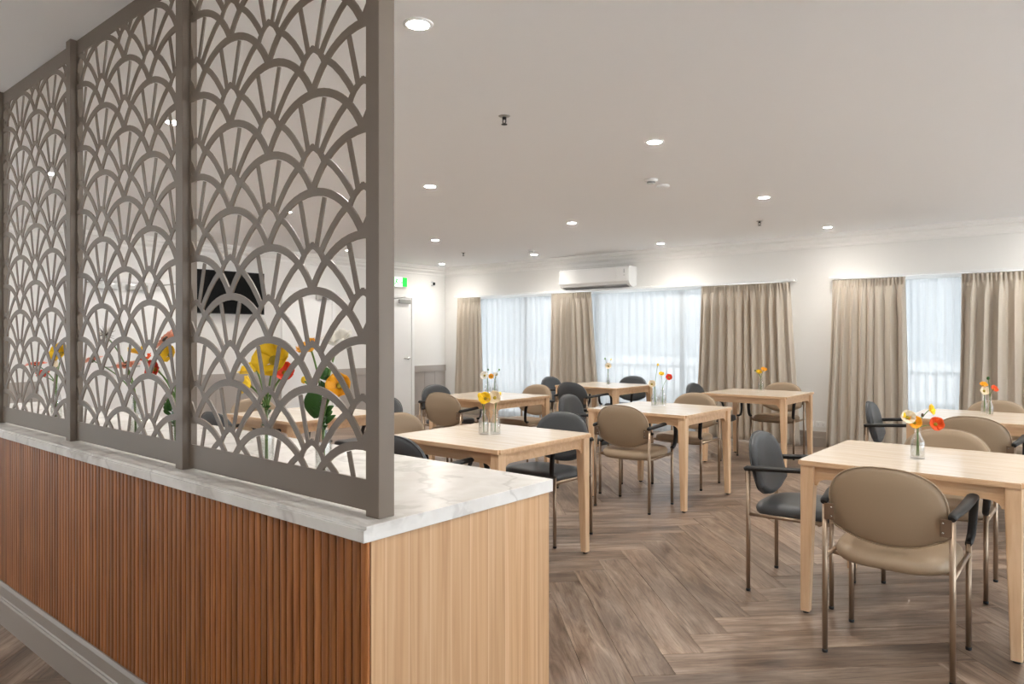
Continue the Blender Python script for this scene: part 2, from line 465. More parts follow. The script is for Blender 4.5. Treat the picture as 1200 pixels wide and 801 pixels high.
# ------------------------------------------------------------------ floor of herringbone planks
PW, PL = 0.184, 1.30
fl = MB(); fl.box(XL - .1, XR + .1, YB - .1, YW + .1, -0.12, -0.006)
floor = struct(fl.build('floor', M['subfloor']))
R2 = math.sqrt(0.5)
OX, OY = -1.33, 2.37
GAP, BV = 0.0007, 0.0012
def ab(a, b): return Vector(((a - b) * R2 + OX, (a + b) * R2 + OY, 0))
def clip(poly, nx, ny, d):
    out = []
    for i in range(len(poly)):
        p, q = poly[i], poly[(i+1) % len(poly)]
        dp, dq = p[0]*nx + p[1]*ny - d, q[0]*nx + q[1]*ny - d
        if dp <= 0: out.append(p)
        if dp * dq < 0:
            t = dp / (dp - dq); out.append((p[0]+(q[0]-p[0])*t, p[1]+(q[1]-p[1])*t))
    return out
def plank_mb(poly):
    """polygon (plank coordinates, length along x) as a thin bevelled board; top at z=0"""
    n = len(poly); cx = sum(p[0] for p in poly)/n; cy = sum(p[1] for p in poly)/n
    mb = MB(); ins = []
    for (x, y) in poly:
        dx, dy = cx-x, cy-y; ins.append((x + math.copysign(BV, dx), y + math.copysign(BV, dy)))
    vs = [(x, y, -0.006) for x, y in poly] + [(x, y, -0.0009) for x, y in poly] + [(x, y, 0) for x, y in ins]
    fs = [tuple(range(2*n, 3*n))]
    for i in range(n):
        j = (i+1) % n
        fs += [(i, j, n+j, n+i), (n+i, n+j, 2*n+j, 2*n+i)]
    mb.add(vs, fs); return mb
def plank_uv(me, off=(0, 0)):
    uvl = me.uv_layers.new(name='UVMap')
    for lp in me.loops:
        co = me.vertices[lp.vertex_index].co
        uvl.data[lp.index].uv = (co.x + off[0], co.y + off[1])
full_poly = [(GAP, GAP), (PL-GAP, GAP), (PL-GAP, PW-GAP), (GAP, PW-GAP)]
full_mesh = plank_mb(full_poly).mesh('plank', M['plank']); plank_uv(full_mesh)
boards = []
for k in range(-70, 70):
    for j in range(-8, 9):
        for kind in (0, 1):
            if kind == 0: o, th = ab(k*PW + j*PL, k*PW - j*PL), PI/4
            else: o, th = ab(k*PW + PL + j*PL + PW, (k+1)*PW - PL - j*PL), 3*PI/4
            ct, st = math.cos(th), math.sin(th)
            cen = (o.x + ct*PL/2 - st*PW/2, o.y + st*PL/2 + ct*PW/2)
            if not (XL-0.9 < cen[0] < XR+0.9 and YB-0.9 < cen[1] < YW+0.9): continue
            wp = [(o.x + ct*x - st*y, o.y + st*x + ct*y) for x, y in full_poly]
            inside = all(XL <= p[0] <= XR and YB <= p[1] <= YW for p in wp)
            if inside: poly = full_poly
            else:
                q = wp
                for nx, ny, d in ((1,0,XR),(-1,0,-XL),(0,1,YW),(0,-1,-YB)):
                    q = clip(q, nx, ny, d)
                    if len(q) < 3: break
                if len(q) < 3: continue
                poly = [((p[0]-o.x)*ct + (p[1]-o.y)*st, -(p[0]-o.x)*st + (p[1]-o.y)*ct) for p in q]
            z = -sn*cen[0] + cs*cen[1]; lx = cs*cen[0] + sn*cen[1]
            vis = 1e9
            if z > 1.5 and abs(lx/z) < 0.82 and not (cen[0] < -1.75 and cen[1] < 1.0 + 0.62*max(0, -1.9-cen[0]) and cen[1] > 0.9): vis = z
            boards.append((vis, o, th, poly, inside))
boards.sort(key=lambda b: b[0])
rest_v, rest_f, rest_uv = [], [], []
for i, (vis, o, th, poly, inside) in enumerate(boards):
    if i < 300 and vis < 1e8:
        if inside: me = full_mesh
        else: me = plank_mb(poly).mesh('plank', M['plank']); plank_uv(me)
        p = link('plank', me, floor, (o.x, o.y, 0), th)
    else:
        mb = plank_mb(poly); ct, st = math.cos(th), math.sin(th); b0 = len(rest_v)
        rest_v += [(o.x + ct*x - st*y, o.y + st*x + ct*y, z) for x, y, z in mb.v]
        rest_uv += [(x + i*1.7, y + i*0.37) for x, y, z in mb.v]
        rest_f += [[b0 + k for k in f] for f in mb.f]
me = bpy.data.meshes.new('planks'); me.from_pydata(rest_v, [], rest_f); me.materials.append(M['plank'])
uvl = me.uv_layers.new(name='UVMap')
for lp in me.loops: uvl.data[lp.index].uv = rest_uv[lp.vertex_index]
po = link('far_planks', me, floor); po['kind'] = 'stuff'

# ------------------------------------------------------------------ walls, ceiling, cornice, skirting
T = 0.20
struct(MB().box(XL-T, XR+T, YB-T, YW+T, HC, HC+0.15).build('ceiling', M['ceil']))
struct(MB().box(XL-T, XL, YB-T, YW+T, -0.1, HC).build('wall_left', M['wall']))
wr = MB(); wr.box(XR, XR+T, YB-T, ADDED_WIN3[0], -0.1, HC); wr.box(XR, XR+T, ADDED_WIN3[1], YW+T, -0.1, HC)
wr.box(XR, XR+T, ADDED_WIN3[0], ADDED_WIN3[1], -0.1, ADDED_WIN3[2]); wr.box(XR, XR+T, ADDED_WIN3[0], ADDED_WIN3[1], ADDED_WIN3[3], HC)
struct(wr.build('wall_right', M['wall']))
wb = MB(); wb.box(XL, ADDED_WIN4[0], YB-T, YB, -0.1, HC); wb.box(ADDED_WIN4[1], XR, YB-T, YB, -0.1, HC)
wb.box(ADDED_WIN4[0], ADDED_WIN4[1], YB-T, YB, -0.1, ADDED_WIN4[2]); wb.box(ADDED_WIN4[0], ADDED_WIN4[1], YB-T, YB, ADDED_WIN4[3], HC)
struct(wb.build('wall_behind_camera', M['wall']))
ww = MB()
xs = [XL - T, WIN1[0], WIN1[1], WIN2[0], WIN2[1], XR]
for i in (0, 2, 4): ww.box(xs[i], xs[i+1], YW, YW+T, -0.1, HC)
for a, b, z0, z1 in (WIN1, WIN2): ww.box(a, b, YW, YW+T, z1, HC); ww.box(a, b, YW, YW+T, -0.1, z0)
struct(ww.build('wall_window', M['wall']))
# stepped cornice
def cornice(name, axis, at, sgn, a, b):
    prof = [(0, 0), (0.15, 0), (0.15, -0.022), (0.118, -0.022), (0.112, -0.050), (0.078, -0.055), (0.07, -0.085), (0.03, -0.118), (0.03, -0.150), (0, -0.150)]
    mb = MB(); pts = [(at + sgn*d, HC + h) for d, h in prof]
    if sgn > 0: pts = pts[::-1]
    if axis == 'x': mb.prism(pts, 'x', a, b)
    else: mb.prism(pts[::-1], 'y', a, b)
    return struct(mb.build(name, M['cornice']))
cornice('trim_1', 'x', YW, -1, XL, XR)
cornice('trim_2', 'y', XL, 1, YB, YW)
# skirting boards
def skirting(name, axis, at, sgn, a, b, mat='taupe_paint'):
    prof = [(0, 0), (0.020, 0), (0.020, 0.112), (0.014, 0.118), (0.016, 0.124), (0.012, 0.130), (0.012, 0.176), (0.006, 0.19), (0, 0.19)]
    pts = [(at + sgn*d, h) for d, h in prof]
    mb = MB()
    if axis == 'x': mb.prism(pts if sgn > 0 else pts[::-1], 'x', a, b)
    else: mb.prism(pts if sgn < 0 else pts[::-1], 'y', a, b)
    return struct(mb.build(name, M[mat]))
skirting('baseboard_window', 'x', YW, -1, WIN1[1] + 0.05, WIN2[0] - 0.05)
skirting('baseboard_window_far', 'x', YW, -1, XL, WIN1[0] - 0.05)

# ------------------------------------------------------------------ left wall: doors, dado, television, exit sign
def door(n, y0, y1, leaves, swing_hinge=1):
    """white door set in wall_left (faces +X) between y0 and y1"""
    h = 2.04; x = XL
    fr = MB()
    fr.box(x, x+0.035, y0-0.06, y0, 0, h+0.06); fr.box(x, x+0.035, y1, y1+0.06, 0, h+0.06); fr.box(x, x+0.035, y0, y1, h, h+0.06)
    f = struct(fr.build('door_%d' % n, M['door']))
    w = (y1 - y0) / leaves
    for i in range(leaves):
        a = y0 + i*w + 0.003; b = a + w - 0.006
        lf = MB(); lf.bev(x+0.002, x+0.022, a, b, 0.006, h-0.004, 0.002)
        d = lf.build('door_leaf', M['door'], f)
        hy = b - 0.07 if i == 0 else a + 0.07
        sg = -1 if i == 0 else 1
        hb = MB(); Rm = Matrix.Rotation(PI/2, 4, 'Y')
        hb.lathe([(0.0, 0.0), (0.026, 0.0), (0.026, 0.008), (0.010, 0.010), (0.009, 0.05), (0, 0.05)], (x+0.022, hy, 1.0), 16, True, Rm)
        hb.tube([(x+0.068, hy, 1.0), (x+0.07, hy + sg*0.06, 1.0), (x+0.068, hy + sg*0.13, 1.0)], 0.009, 8)
        hb.build('lever_handle', M['steel'], d)
        cl = MB(); cl.bev(x+0.022, x+0.07, b-0.30 if i == 0 else a+0.05, b-0.05 if i == 0 else a+0.30, h-0.10, h-0.03, 0.006)
        cl.tube([(x+0.055, (a+b)/2, h-0.03), (x+0.14, (a+b)/2 + 0.12, h-0.01), (x+0.04, (a+b)/2 + 0.3, h+0.02)], 0.008, 6)
        cl.build('door_closer', M['steel'], d)
    return f
D1 = (7.50, 8.40); D2 = (5.92, 6.74); D3 = (2.82, 4.46)
door(1, D1[0], D1[1], 1); door(2, D2[0], D2[1], 1); door(3, D3[0], D3[1], 2)
# grey dado between the doors: cap rail and boards
DH = 0.86
def dado(n, y0, y1):
    f = struct(MB().bev(XL, XL+0.035, y0, y1, DH-0.11, DH, 0.004).build('trim_%d' % n, M['dado']))
    struct(MB().box(XL, XL+0.022, y0, y1, 0, 0.19).build('baseboard_left_%d' % n, M['taupe_paint']))
    m = max(1, round((y1-y0)/0.30)); w = (y1-y0)/m
    for i in range(m):
        MB().bev(XL, XL+0.016, y0+i*w+0.002, y0+(i+1)*w-0.002, 0.19, DH-0.11, 0.002).build('dado_board', M['dado'], f)
dado(3, D1[1]+0.06, YW-0.02)
dado(4, D2[1]+0.06, D1[0]-0.06)
dado(5, D3[1]+0.06, D2[0]-0.06)
dado(6, 0.6, D3[0]-0.06)
# television
tv = empty('television', (XL+0.002, 5.02, 1.68), 0, 'black flat television mounted on the white wall behind the screen', 'television')
MB().bev(0.06, 0.10, -0.51, 0.51, 0, 0.585, 0.004).build('housing', M['dark_plastic'], tv)
MB().box(0.1002, 0.1015, -0.50, 0.50, 0.014, 0.575).build('display', M['tv_glass'], tv)
MB().bev(0.0, 0.062, -0.2, 0.2, 0.15, 0.42, 0.003).build('wall_bracket', M['dark_plastic'], tv)
# exit sign above door 1
ex = empty('exit_sign', (XL, 8.08, 2.215), 0, 'green and white illuminated exit sign above the far white door', 'exit sign')
MB().bev(0.0, 0.05, -0.20, 0.20, 0, 0.18, 0.006).build('housing', M['white_plastic'], ex)
MB().box(0.0502, 0.0515, -0.085, 0.085, 0.012, 0.168).build('pictogram_panel', M['exit_white'], ex)
for s in (-1, 1): MB().box(0.0502, 0.0515, min(s*0.088, s*0.192), max(s*0.088, s*0.192), 0.012, 0.168).build('green_panel', M['green'], ex)
pic = MB()
def yz(pts, d=0.0532): pic.prism(pts, 'x', 0.0516, d)
yz([(0.045, 0.083), (0.045, 0.075), (0.075, 0.075), (0.075, 0.083)])
yz([(0.06, 0.10), (0.082, 0.079), (0.06, 0.058)])
pic.build('arrow', M['green'], ex); pic = MB()
yz([(-0.055, 0.148), (-0.045, 0.132), (-0.035, 0.148), (-0.045, 0.16)])
yz([(-0.06, 0.085), (-0.035, 0.085), (-0.03, 0.135), (-0.052, 0.135)])
yz([(-0.06, 0.09), (-0.085, 0.05), (-0.075, 0.04), (-0.045, 0.085)])
yz([(-0.05, 0.09), (-0.02, 0.055), (-0.025, 0.03), (-0.012, 0.03), (-0.005, 0.06), (-0.035, 0.095)])
yz([(-0.035, 0.125), (-0.005, 0.10), (0.0, 0.108), (-0.03, 0.135)])
pic.build('running_figure', M['green'], ex)
# small black sensor near the corner
sn_ = empty('motion_sensor', (XL, 8.93, 2.32), 0, 'tiny black motion sensor high on the wall near the window corner', 'sensor')
MB().bev(0.0, 0.03, -0.035, 0.035, -0.04, 0.04, 0.005).build('housing', M['white_plastic'], sn_)
MB().bev(0.028, 0.045, -0.024, 0.024, -0.026, 0.026, 0.006).build('lens', M['dark_plastic'], sn_)

# ------------------------------------------------------------------ windows, balcony
def window(n, spec, panes):
    a, b, z0, z1 = spec; y0, y1 = YW+0.07, YW+0.12
    fr = MB(); w = 0.05
    fr.box(a, a+w, y0, y1, z0, z1); fr.box(b-w, b, y0, y1, z0, z1); fr.box(a+w, b-w, y0, y1, z1-w, z1); fr.box(a+w, b-w, y0, y1, z0, z0+w)
    f = struct(fr.build('window_%d' % n, M['white_metal']))
    pw = (b - a - 2*w) / panes
    for i in range(panes):
        x = a + w + i*pw
        if i: MB().bev(x-0.03, x+0.03, y0-0.006, y1+0.006, z0+w, z1-w, 0.003).build('mullion', M['white_metal'], f)
        MB().box(x+0.03, x+pw-0.03, y0+0.02, y0+0.026, z0+w, z1-w).build('pane', M['glass'], f)
        MB().bev(x+0.03, x+pw-0.03, y0+0.004, y0+0.044, z0+w+0.40-0.2, z0+w+0.46-0.2, 0.003).build('transom', M['white_metal'], f)
window(1, WIN1, 4); window(2, WIN2, 2)
def added_window(n, axis, at0, spec, panes):
    a, b, z0, z1 = spec; w = 0.05
    def B(u0, u1, z0_, z1_, d0=0.07, d1=0.12):
        lo_, hi_ = sorted((at0[0] + at0[1]*d0, at0[0] + at0[1]*d1))
        return (lo_, hi_, u0, u1, z0_, z1_) if axis == 'y' else (u0, u1, lo_, hi_, z0_, z1_)
    fr = MB(); fr.box(*B(a, a+w, z0, z1)); fr.box(*B(b-w, b, z0, z1)); fr.box(*B(a+w, b-w, z1-w, z1)); fr.box(*B(a+w, b-w, z0, z0+w))
    f = struct(fr.build('window_%d' % n, M['white_metal'])); pw = (b-a-2*w)/panes
    for i in range(panes):
        x = a + w + i*pw
        if i: MB().box(*B(x-0.025, x+0.025, z0+w, z1-w)).build('mullion', M['white_metal'], f)
        MB().box(*B(x+0.025, x+pw-0.025, z0+w, z1-w, 0.09, 0.096)).build('pane', M['glass'], f)
added_window(3, 'y', (XR, 1), ADDED_WIN3, 5); added_window(4, 'x', (YB, -1), ADDED_WIN4, 3)  # both sets are unseen, added to let in extra daylight
struct(MB().box(XL-3, XR+3, YW+T, YW+2.6, -0.20, -0.04).build('balcony_floor', M['paving']))
rail = empty('balcony_railing', ((XL+XR)/2, YW+2.3, -0.04), 0, 'white balustrade outside the windows, seen faintly through the sheer curtains', 'railing')
L = (XR - XL) + 4
MB().bev(-L/2, L/2, -0.03, 0.03, 0.86, 0.92, 0.008).build('top_rail', M['balcony'], rail)
MB().bev(-L/2, L/2, -0.02, 0.02, 0.44, 0.48, 0.005).build('mid_rail', M['balcony'], rail)
MB().bev(-L/2, L/2, -0.012, 0.012, 0.0, 0.44, 0.003).build('kick_panel', M['balcony'], rail)
bal = MB().box(-0.012, 0.012, -0.012, 0.012, 0.48, 0.86).mesh('baluster', M['balcony'])
nb = int(L / 0.13)
for i in range(nb): link('baluster', bal, rail, (-L/2 + 0.06 + i*L/nb, 0, 0))
# ground outside, and an unseen pale slab added to bounce daylight indoors
struct(MB().box(XL-40, XR+T, YB-40, YW+60, -0.9, -0.7).build('ground_outside', M['paving']))
struct(MB().box(XR+T, XR+40, YB-40, YW+60, -0.5, -0.12).build('bounce_slab_outside', M['bounce_slab']))

# ------------------------------------------------------------------ curtains
random.seed(4)
def fold_sheet(x0t, x1t, x0b, x1b, z0, z1, yc, nf, amp, seed, head=0.10, cols_per=10, rows=22, head_amp=0.35):
    rnd = random.Random(seed)
    ph = [rnd.uniform(0.75, 1.25) for _ in range(nf)]; tot = sum(ph)
    edges = [0]
    for p in ph: edges.append(edges[-1] + p / tot)
    am = [rnd.uniform(0.6, 1.25) for _ in range(nf)]
    N = nf * cols_per
    zs = [0.0, 0.25, 0.6, 1.0]
    heads = [z1 - head*t for t in (0, 0.3, 0.6, 0.9)]
    rest = [z1 - head - (z1 - head - z0) * (i / rows) for i in range(rows + 1)]
    zz = heads + rest
    mb = MB(); vs = []
    for z in zz:
        t = (z1 - z) / (z1 - z0)
        x0 = x0t + (x0b - x0t) * t; x1 = x1t + (x1b - x1t) * t
        below = max(0.0, min(1.0, (z1 - head - z) / 0.22))
        k = head_amp + (1 - head_amp) * (below ** 0.7)
        if z > z1 - head - 0.001: k = head_amp * (0.5 + 0.5 * (z1 - z) / head)
        for i in range(N + 1):
            s = i / N
            j = min(nf - 1, max(0, next(q for q in range(nf) if s <= edges[q+1] + 1e-9)))
            loc = (s - edges[j]) / (edges[j+1] - edges[j])
            sway = 0.010 * math.sin(5 * t + j * 1.7) * t
            tri = math.sin(2 * PI * loc) + 0.25 * math.sin(4 * PI * loc + j)
            pinch = 0.0
            if z > z1 - head * 1.2: pinch = amp * 0.50 * math.sin(6 * PI * loc + j) * min(1.0, (z - (z1 - head * 1.2)) / (head * 0.5))
            y = yc + amp * am[j] * k * tri + pinch
            x = x0 + (x1 - x0) * s + sway + 0.35 * amp * k * math.sin(4 * PI * loc + 0.6) * (0.3 + 0.7 * t)
            vs.append((x, y, z))
    W = N + 1
    fs = [(r*W + i, (r+1)*W + i, (r+1)*W + i+1, r*W + i+1) for r in range(len(zz)-1) for i in range(N)]
    mb.add(vs, fs, True)
    return mb
CZ = 2.055; CY = YW - 0.13
def cx_(px): return pix(px, 400, Y=CY).x
def curtain(pt0, pt1, pb0, pb1, nf, seed, label):
    c = fold_sheet(cx_(pt0), cx_(pt1), cx_(pb0), cx_(pb1), 0.015, CZ, CY, nf, 0.040, seed, head=0.10, head_amp=0.30, cols_per=14)
    o = c.build('curtain', M['curtain']); tag(o, label, 'curtain', 'beige linen curtains')
    o.modifiers.new('cloth', 'SOLIDIFY').thickness = 0.003
    return o
curtain(536, 563, 532, 567, 5, 1, 'narrow beige pleated curtain in the corner beside the grey dado')
curtain(646, 693, 643, 703, 7, 2, 'beige pleated curtain hanging below the air conditioner')
curtain(822, 926, 815, 937, 11, 3, 'widest beige pleated curtain, behind the table with one orange-yellow posy')
curtain(976, 1061, 968, 1064, 8, 4, 'beige pleated curtain right of the bare strip of wall with sockets')
curtain(1127, 1262, 1122, 1266, 8, 5, 'beige pleated curtain at the right edge of the photo')
SY = YW - 0.045
def sheer(p0, p1, nf, seed, label):
    s = fold_sheet(pix(p0, 400, Y=SY).x, pix(p1, 400, Y=SY).x, pix(p0, 400, Y=SY).x, pix(p1, 400, Y=SY).x, 0.02, CZ - 0.03, SY, nf, 0.014, seed, head=0.05, rows=14, cols_per=8, head_amp=0.4)
    o = s.build('sheer_curtain', M['sheer']); tag(o, label, 'sheer curtain', 'white sheer curtains')
sheer(548, 662, 17, 11, 'white sheer curtain between the corner curtain and the air conditioner')
sheer(664, 850, 22, 12, 'wide white sheer curtain right of the air conditioner')
sheer(1020, 1180, 15, 13, 'narrow white sheer between the two curtains on the right')
def track(p0, p1, label):
    a, b = pix(p0, 400, Y=CY).x, pix(p1, 400, Y=CY).x
    o = empty('curtain_track', ((a+b)/2, YW, CZ + 0.02), 0, label, 'curtain track')
    w = (b - a) / 2
    MB().bev(-w, w, -0.155, -0.105, -0.008, 0.016, 0.004).build('track', M['white_metal'], o)
    MB().bev(-w, w, -0.062, -0.030, -0.008, 0.016, 0.004).build('track', M['white_metal'], o)
    n = 4 if w > 2 else 2
    for i in range(n):
        x = -w + 0.1 + i*(2*w - 0.2)/(n-1)
        MB().bev(x-0.012, x+0.012, -0.15, 0.0, 0.014, 0.022, 0.002).build('wall_bracket', M['white_metal'], o)
track(533, 931, 'long white curtain track under the air conditioner')
track(972, 1264, 'short white curtain track on the right wall section')

# ------------------------------------------------------------------ air conditioner
ac = empty('air_conditioner', (-5.93, YW, 2.098), 0, 'white wall-mounted split air conditioner above the windows', 'air conditioner')
prof = [(0, 0.03), (-0.10, 0.0), (-0.20, 0.035), (-0.235, 0.09), (-0.235, 0.27), (-0.215, 0.305), (0, 0.305)]
MB().prism(prof, 'x', -0.62, 0.62).build('housing', M['white_plastic'], ac)
MB().bev(-0.60, 0.42, -0.243, -0.234, 0.085, 0.285, 0.003).build('front_panel', M['white_plastic'], ac)
MB().bev(0.425, 0.60, -0.241, -0.234, 0.085, 0.285, 0.003).build('end_panel', M['white_plastic'], ac)
fm = MB(); fm.prism([(-0.205, 0.03), (-0.12, 0.0), (-0.118, 0.008), (-0.205, 0.04)], 'x', -0.57, 0.57); fm.build('louvre', M['grey_plastic'], ac)
dm = MB()
for z in (0.25, 0.235, 0.22, 0.205, 0.165): dm.box(0.54, 0.556, -0.2425, -0.241, z, z+0.009)
dm.build('indicator_marks', M['grey_plastic'], ac)
MB().box(-0.6, 0.6, -0.2, -0.02, 0.306, 0.309).build('intake_grille', M['grey_plastic'], ac)

# ------------------------------------------------------------------ sockets on the bare wall strip
def socket(px, py, w, gangs, label):
    p = pix(px, py, Y=YW)
    o = empty('power_socket', (p.x, YW, p.z), 0, label, 'power socket')
    MB().bev(-w/2, w/2, -0.012, 0, -0.037, 0.037, 0.003).build('plate', M['white_plastic'], o)
    for g in range(gangs):
        gx = (g - (gangs-1)/2) * w / gangs
        s = MB()
        for dx, dz in ((-0.008, 0.004), (0.008, 0.004), (0, -0.012)): s.box(gx+dx-0.0015, gx+dx+0.0015, -0.0126, -0.011, dz-0.005, dz+0.005)
        s.build('socket_slots', M['dark_plastic'], o)
        MB().bev(gx-0.006, gx+0.006, -0.016, -0.011, 0.016, 0.028, 0.001).build('switch', M['white_plastic'], o)
socket(950, 496, 0.075, 1, 'small single white wall socket, left one of the pair')
socket(962, 497, 0.115, 2, 'double white wall socket, right one of the pair')

# ------------------------------------------------------------------ ceiling fittings
ring = MB().lathe([(0.042, -0.001), (0.046, -0.006), (0.060, -0.005), (0.062, 0.0), (0.042, 0.0)], seg=28).mesh('trim_ring', M['white_plastic'])
lens = MB().lathe([(0.0, -0.0085), (0.025, -0.008), (0.043, -0.0045)], seg=24).mesh('lens', M['lens'])
beam = bpy.data.lights.new('downlight_beam', 'SPOT')
beam.energy = LAMP; beam.color = (1.0, 0.95, 0.88); beam.spot_size = math.radians(138); beam.spot_blend = 1.0; beam.shadow_soft_size = 0.04
beam_low = beam.copy(); beam_low.energy = LAMP * 0.25
def downlight(x, y, label, beam=beam):
    o = empty('downlight', (x, y, HC), 0, label, 'downlight', 'round ceiling downlights')
    link('trim_ring', ring, o); link('lens', lens, o); link('beam', beam, o, (0, 0, -0.012))
for px, py, lab in [
    (490, 28, 'largest round ceiling downlight, beside the top of the screen post'),
    (767, 166, 'round ceiling downlight above the middle table, second nearest'),
    (895, 231, 'round ceiling downlight between the small sprinkler and the second nearest light'),
    (970, 266, 'round ceiling downlight nearest the right-hand curtains'),
    (504, 218, 'round ceiling downlight just right of the screen post at mid height'),
    (670, 261, 'round ceiling downlight in front of the air conditioner, nearer row'),
    (774, 285, 'round ceiling downlight just right of the air conditioner by the window wall'),
    (510, 281, 'round ceiling downlight in the far-left row, beside the post'),
    (626, 298, 'round ceiling downlight beside the far smoke detector'),
    (518, 309, 'farthest round ceiling downlight near the white door'),
    (204, 143, 'round ceiling downlight seen through the middle screen panel'),
    (60, 203, 'round ceiling downlight seen through the leftmost screen panel'),
    (336, 248, 'round ceiling downlight seen through the nearest screen panel')]:
    p = pix(px, py, Z=HC); downlight(p.x, max(p.y, 0), lab)
for x, y, lab in [(-0.15, 4.15, 'added downlight over the front right table, just outside the photo'), (-0.2, 6.45, 'added downlight over the rear right table, just outside the photo'),  # unseen downlights added for more light in the room and passage
                  (-0.2, 8.6, 'added downlight by the right window, just outside the photo'), (-0.1, 1.95, 'added downlight right of the camera, outside the photo'),
                  (-8.4, 4.1, 'added downlight near the double doors, unseen behind the screen'), (-8.4, 1.95, 'added downlight in the far left corner, unseen behind the screen'),
                  (-8.4, 6.4, 'added downlight near the single door, unseen behind the post'),  # the lamps behind the screen are invented to brighten that side
                  (-2.2, -0.35, 'added passage downlight in front of the counter, outside the photo'), (-4.4, -0.35, 'added passage downlight further along the counter, outside the photo'),
                  (-0.1, -0.35, 'added passage downlight above the camera, outside the photo'), (-6.6, -0.35, 'farthest added passage downlight, outside the photo')]:
    downlight(x, y, lab, beam_low if y < 0 else beam)
def sprinkler(px, py, label):
    p = pix(px, py, Z=HC)
    o = empty('fire_sprinkler', (p.x, p.y, HC), 0, label, 'sprinkler')
    MB().lathe([(0.0, -0.006), (0.012, -0.006), (0.028, -0.004), (0.034, 0.0)], seg=20).build('escutcheon', M['steel'], o)
    b = MB().lathe([(0.0, -0.006), (0.012, -0.006), (0.012, -0.018), (0.0, -0.018)], seg=12)
    for s in (-1, 1): b.tube([(s*0.010, 0, -0.016), (s*0.012, 0, -0.032), (s*0.003, 0, -0.046)], 0.003, 6)
    b.build('frame_arms', M['dark_plastic'], o)
    MB().lathe([(0.0, -0.046), (0.017, -0.046), (0.017, -0.049), (0.0, -0.049)], seg=16).build('deflector', M['dark_plastic'], o)
sprinkler(591, 136, 'nearest dark ceiling sprinkler, alone in the middle of the ceiling')
sprinkler(890, 259, 'small ceiling sprinkler above the widest curtain')
sprinkler(543, 296, 'far ceiling sprinkler between the corner and the smoke detector')
def detector(px, py, label, dome=False):
    p = pix(px, py, Z=HC)
    o = empty('smoke_detector', (p.x, p.y, HC), 0, label, 'smoke detector')
    MB().lathe([(0.052, 0.0), (0.052, -0.014), (0.046, -0.020), (0.0, -0.020)][::-1], seg=24).build('base', M['white_plastic'], o)
    if not dome:
        MB().lathe([(0.0, -0.034), (0.030, -0.034), (0.034, -0.020), (0.0, -0.020)], seg=20).build('chamber', M['grey_plastic'], o)
        MB().lathe([(0.0, -0.044), (0.026, -0.044), (0.032, -0.034), (0.0, -0.034)], seg=20).build('cap', M['white_plastic'], o)
detector(763, 210, 'smoke detector with a dark chamber behind the second nearest downlight')
detector(777, 217, 'flat white ceiling disc beside the nearer smoke detector', True)
detector(622, 293, 'far smoke detector next to a downlight, left of the air conditioner')

# ------------------------------------------------------------------ counter
KX1, KY0, KY1, KH = -1.318, 1.046, 1.781, 0.92     # near end, front edge, back edge, top of worktop
KX0 = -5.6
kt = empty('counter', ((KX0+KX1)/2, (KY0+KY1)/2, 0), 0, 'long counter clad in vertical brown timber slats with a pale oak end', 'counter')
ox, oy = -kt.location.x, -kt.location.y
def K(mb): mb.v = [(x+ox, y+oy, z) for x, y, z in mb.v]; return mb
SF = KY0 + 0.012
K(MB().box(KX0, KX1-0.028, SF+0.012, KY1-0.012, 0.0, KH-0.038)).build('carcass', M['slat_back'], kt)
K(MB().bev(KX1-0.027, KX1-0.008, SF+0.016, KY1-0.010, 0.0, KH-0.038, 0.0015)).build('end_panel', M['oak'], kt)
SP = 0.031; SW = 0.0255
prof = []
for i in range(7):
    t = PI * i / 6; prof.append((SW/2 * math.cos(t), -0.012 - 0.0025 * math.sin(t)))
sl = [(SW/2, 0.0)] + [(SW/2*0.999, -0.006)] + [(SW/2 * math.cos(PI*i/6) * 0.98, -0.006 - 0.0035 * math.sin(PI*i/6)) for i in range(1, 6)] + [(-SW/2*0.999, -0.006), (-SW/2, 0.0)]
slm = MB().prism(sl[::-1], 'z', 0.0, KH - 0.038).mesh('slat', M['slat'])
x = KX1 - 0.008 - SW/2; n = 0
while x > KX0:
    link('slat', slm, kt, (x + ox, SF + 0.012 + oy, 0.0)); x -= SP; n += 1
# skirting of the counter (part of the setting)
skirting('baseboard_counter', 'x', SF + 0.002, -1, KX0, KX1 - 0.004)
# worktop
wt = MB(); bm = bmesh.new(); bmesh.ops.create_cube(bm, size=1)
for v in bm.verts: v.co = Vector(((KX0+KX1)/2 + v.co.x*(KX1-KX0), (KY0+KY1)/2 + v.co.y*(KY1-KY0), KH-0.019 + v.co.z*0.038))
ed = [e for e in bm.edges if abs(e.verts[0].co.z - e.verts[1].co.z) < 1e-4 and e.verts[0].co.z > KH-0.01 and abs(e.verts[0].co.y - KY0) < 1e-4 and abs(e.verts[1].co.y - KY0) < 1e-4]
bmesh.ops.bevel(bm, geom=ed, offset=0.008, segments=4, affect='EDGES')
ed = [e for e in bm.edges if e.calc_length() > 0.03]
bmesh.ops.bevel(bm, geom=ed, offset=0.0012, segments=1, affect='EDGES')
wt.bm(bm)
o = wt.build('worktop', M['marble']); tag(o, 'white marble-look worktop with grey veins on the counter', 'worktop')

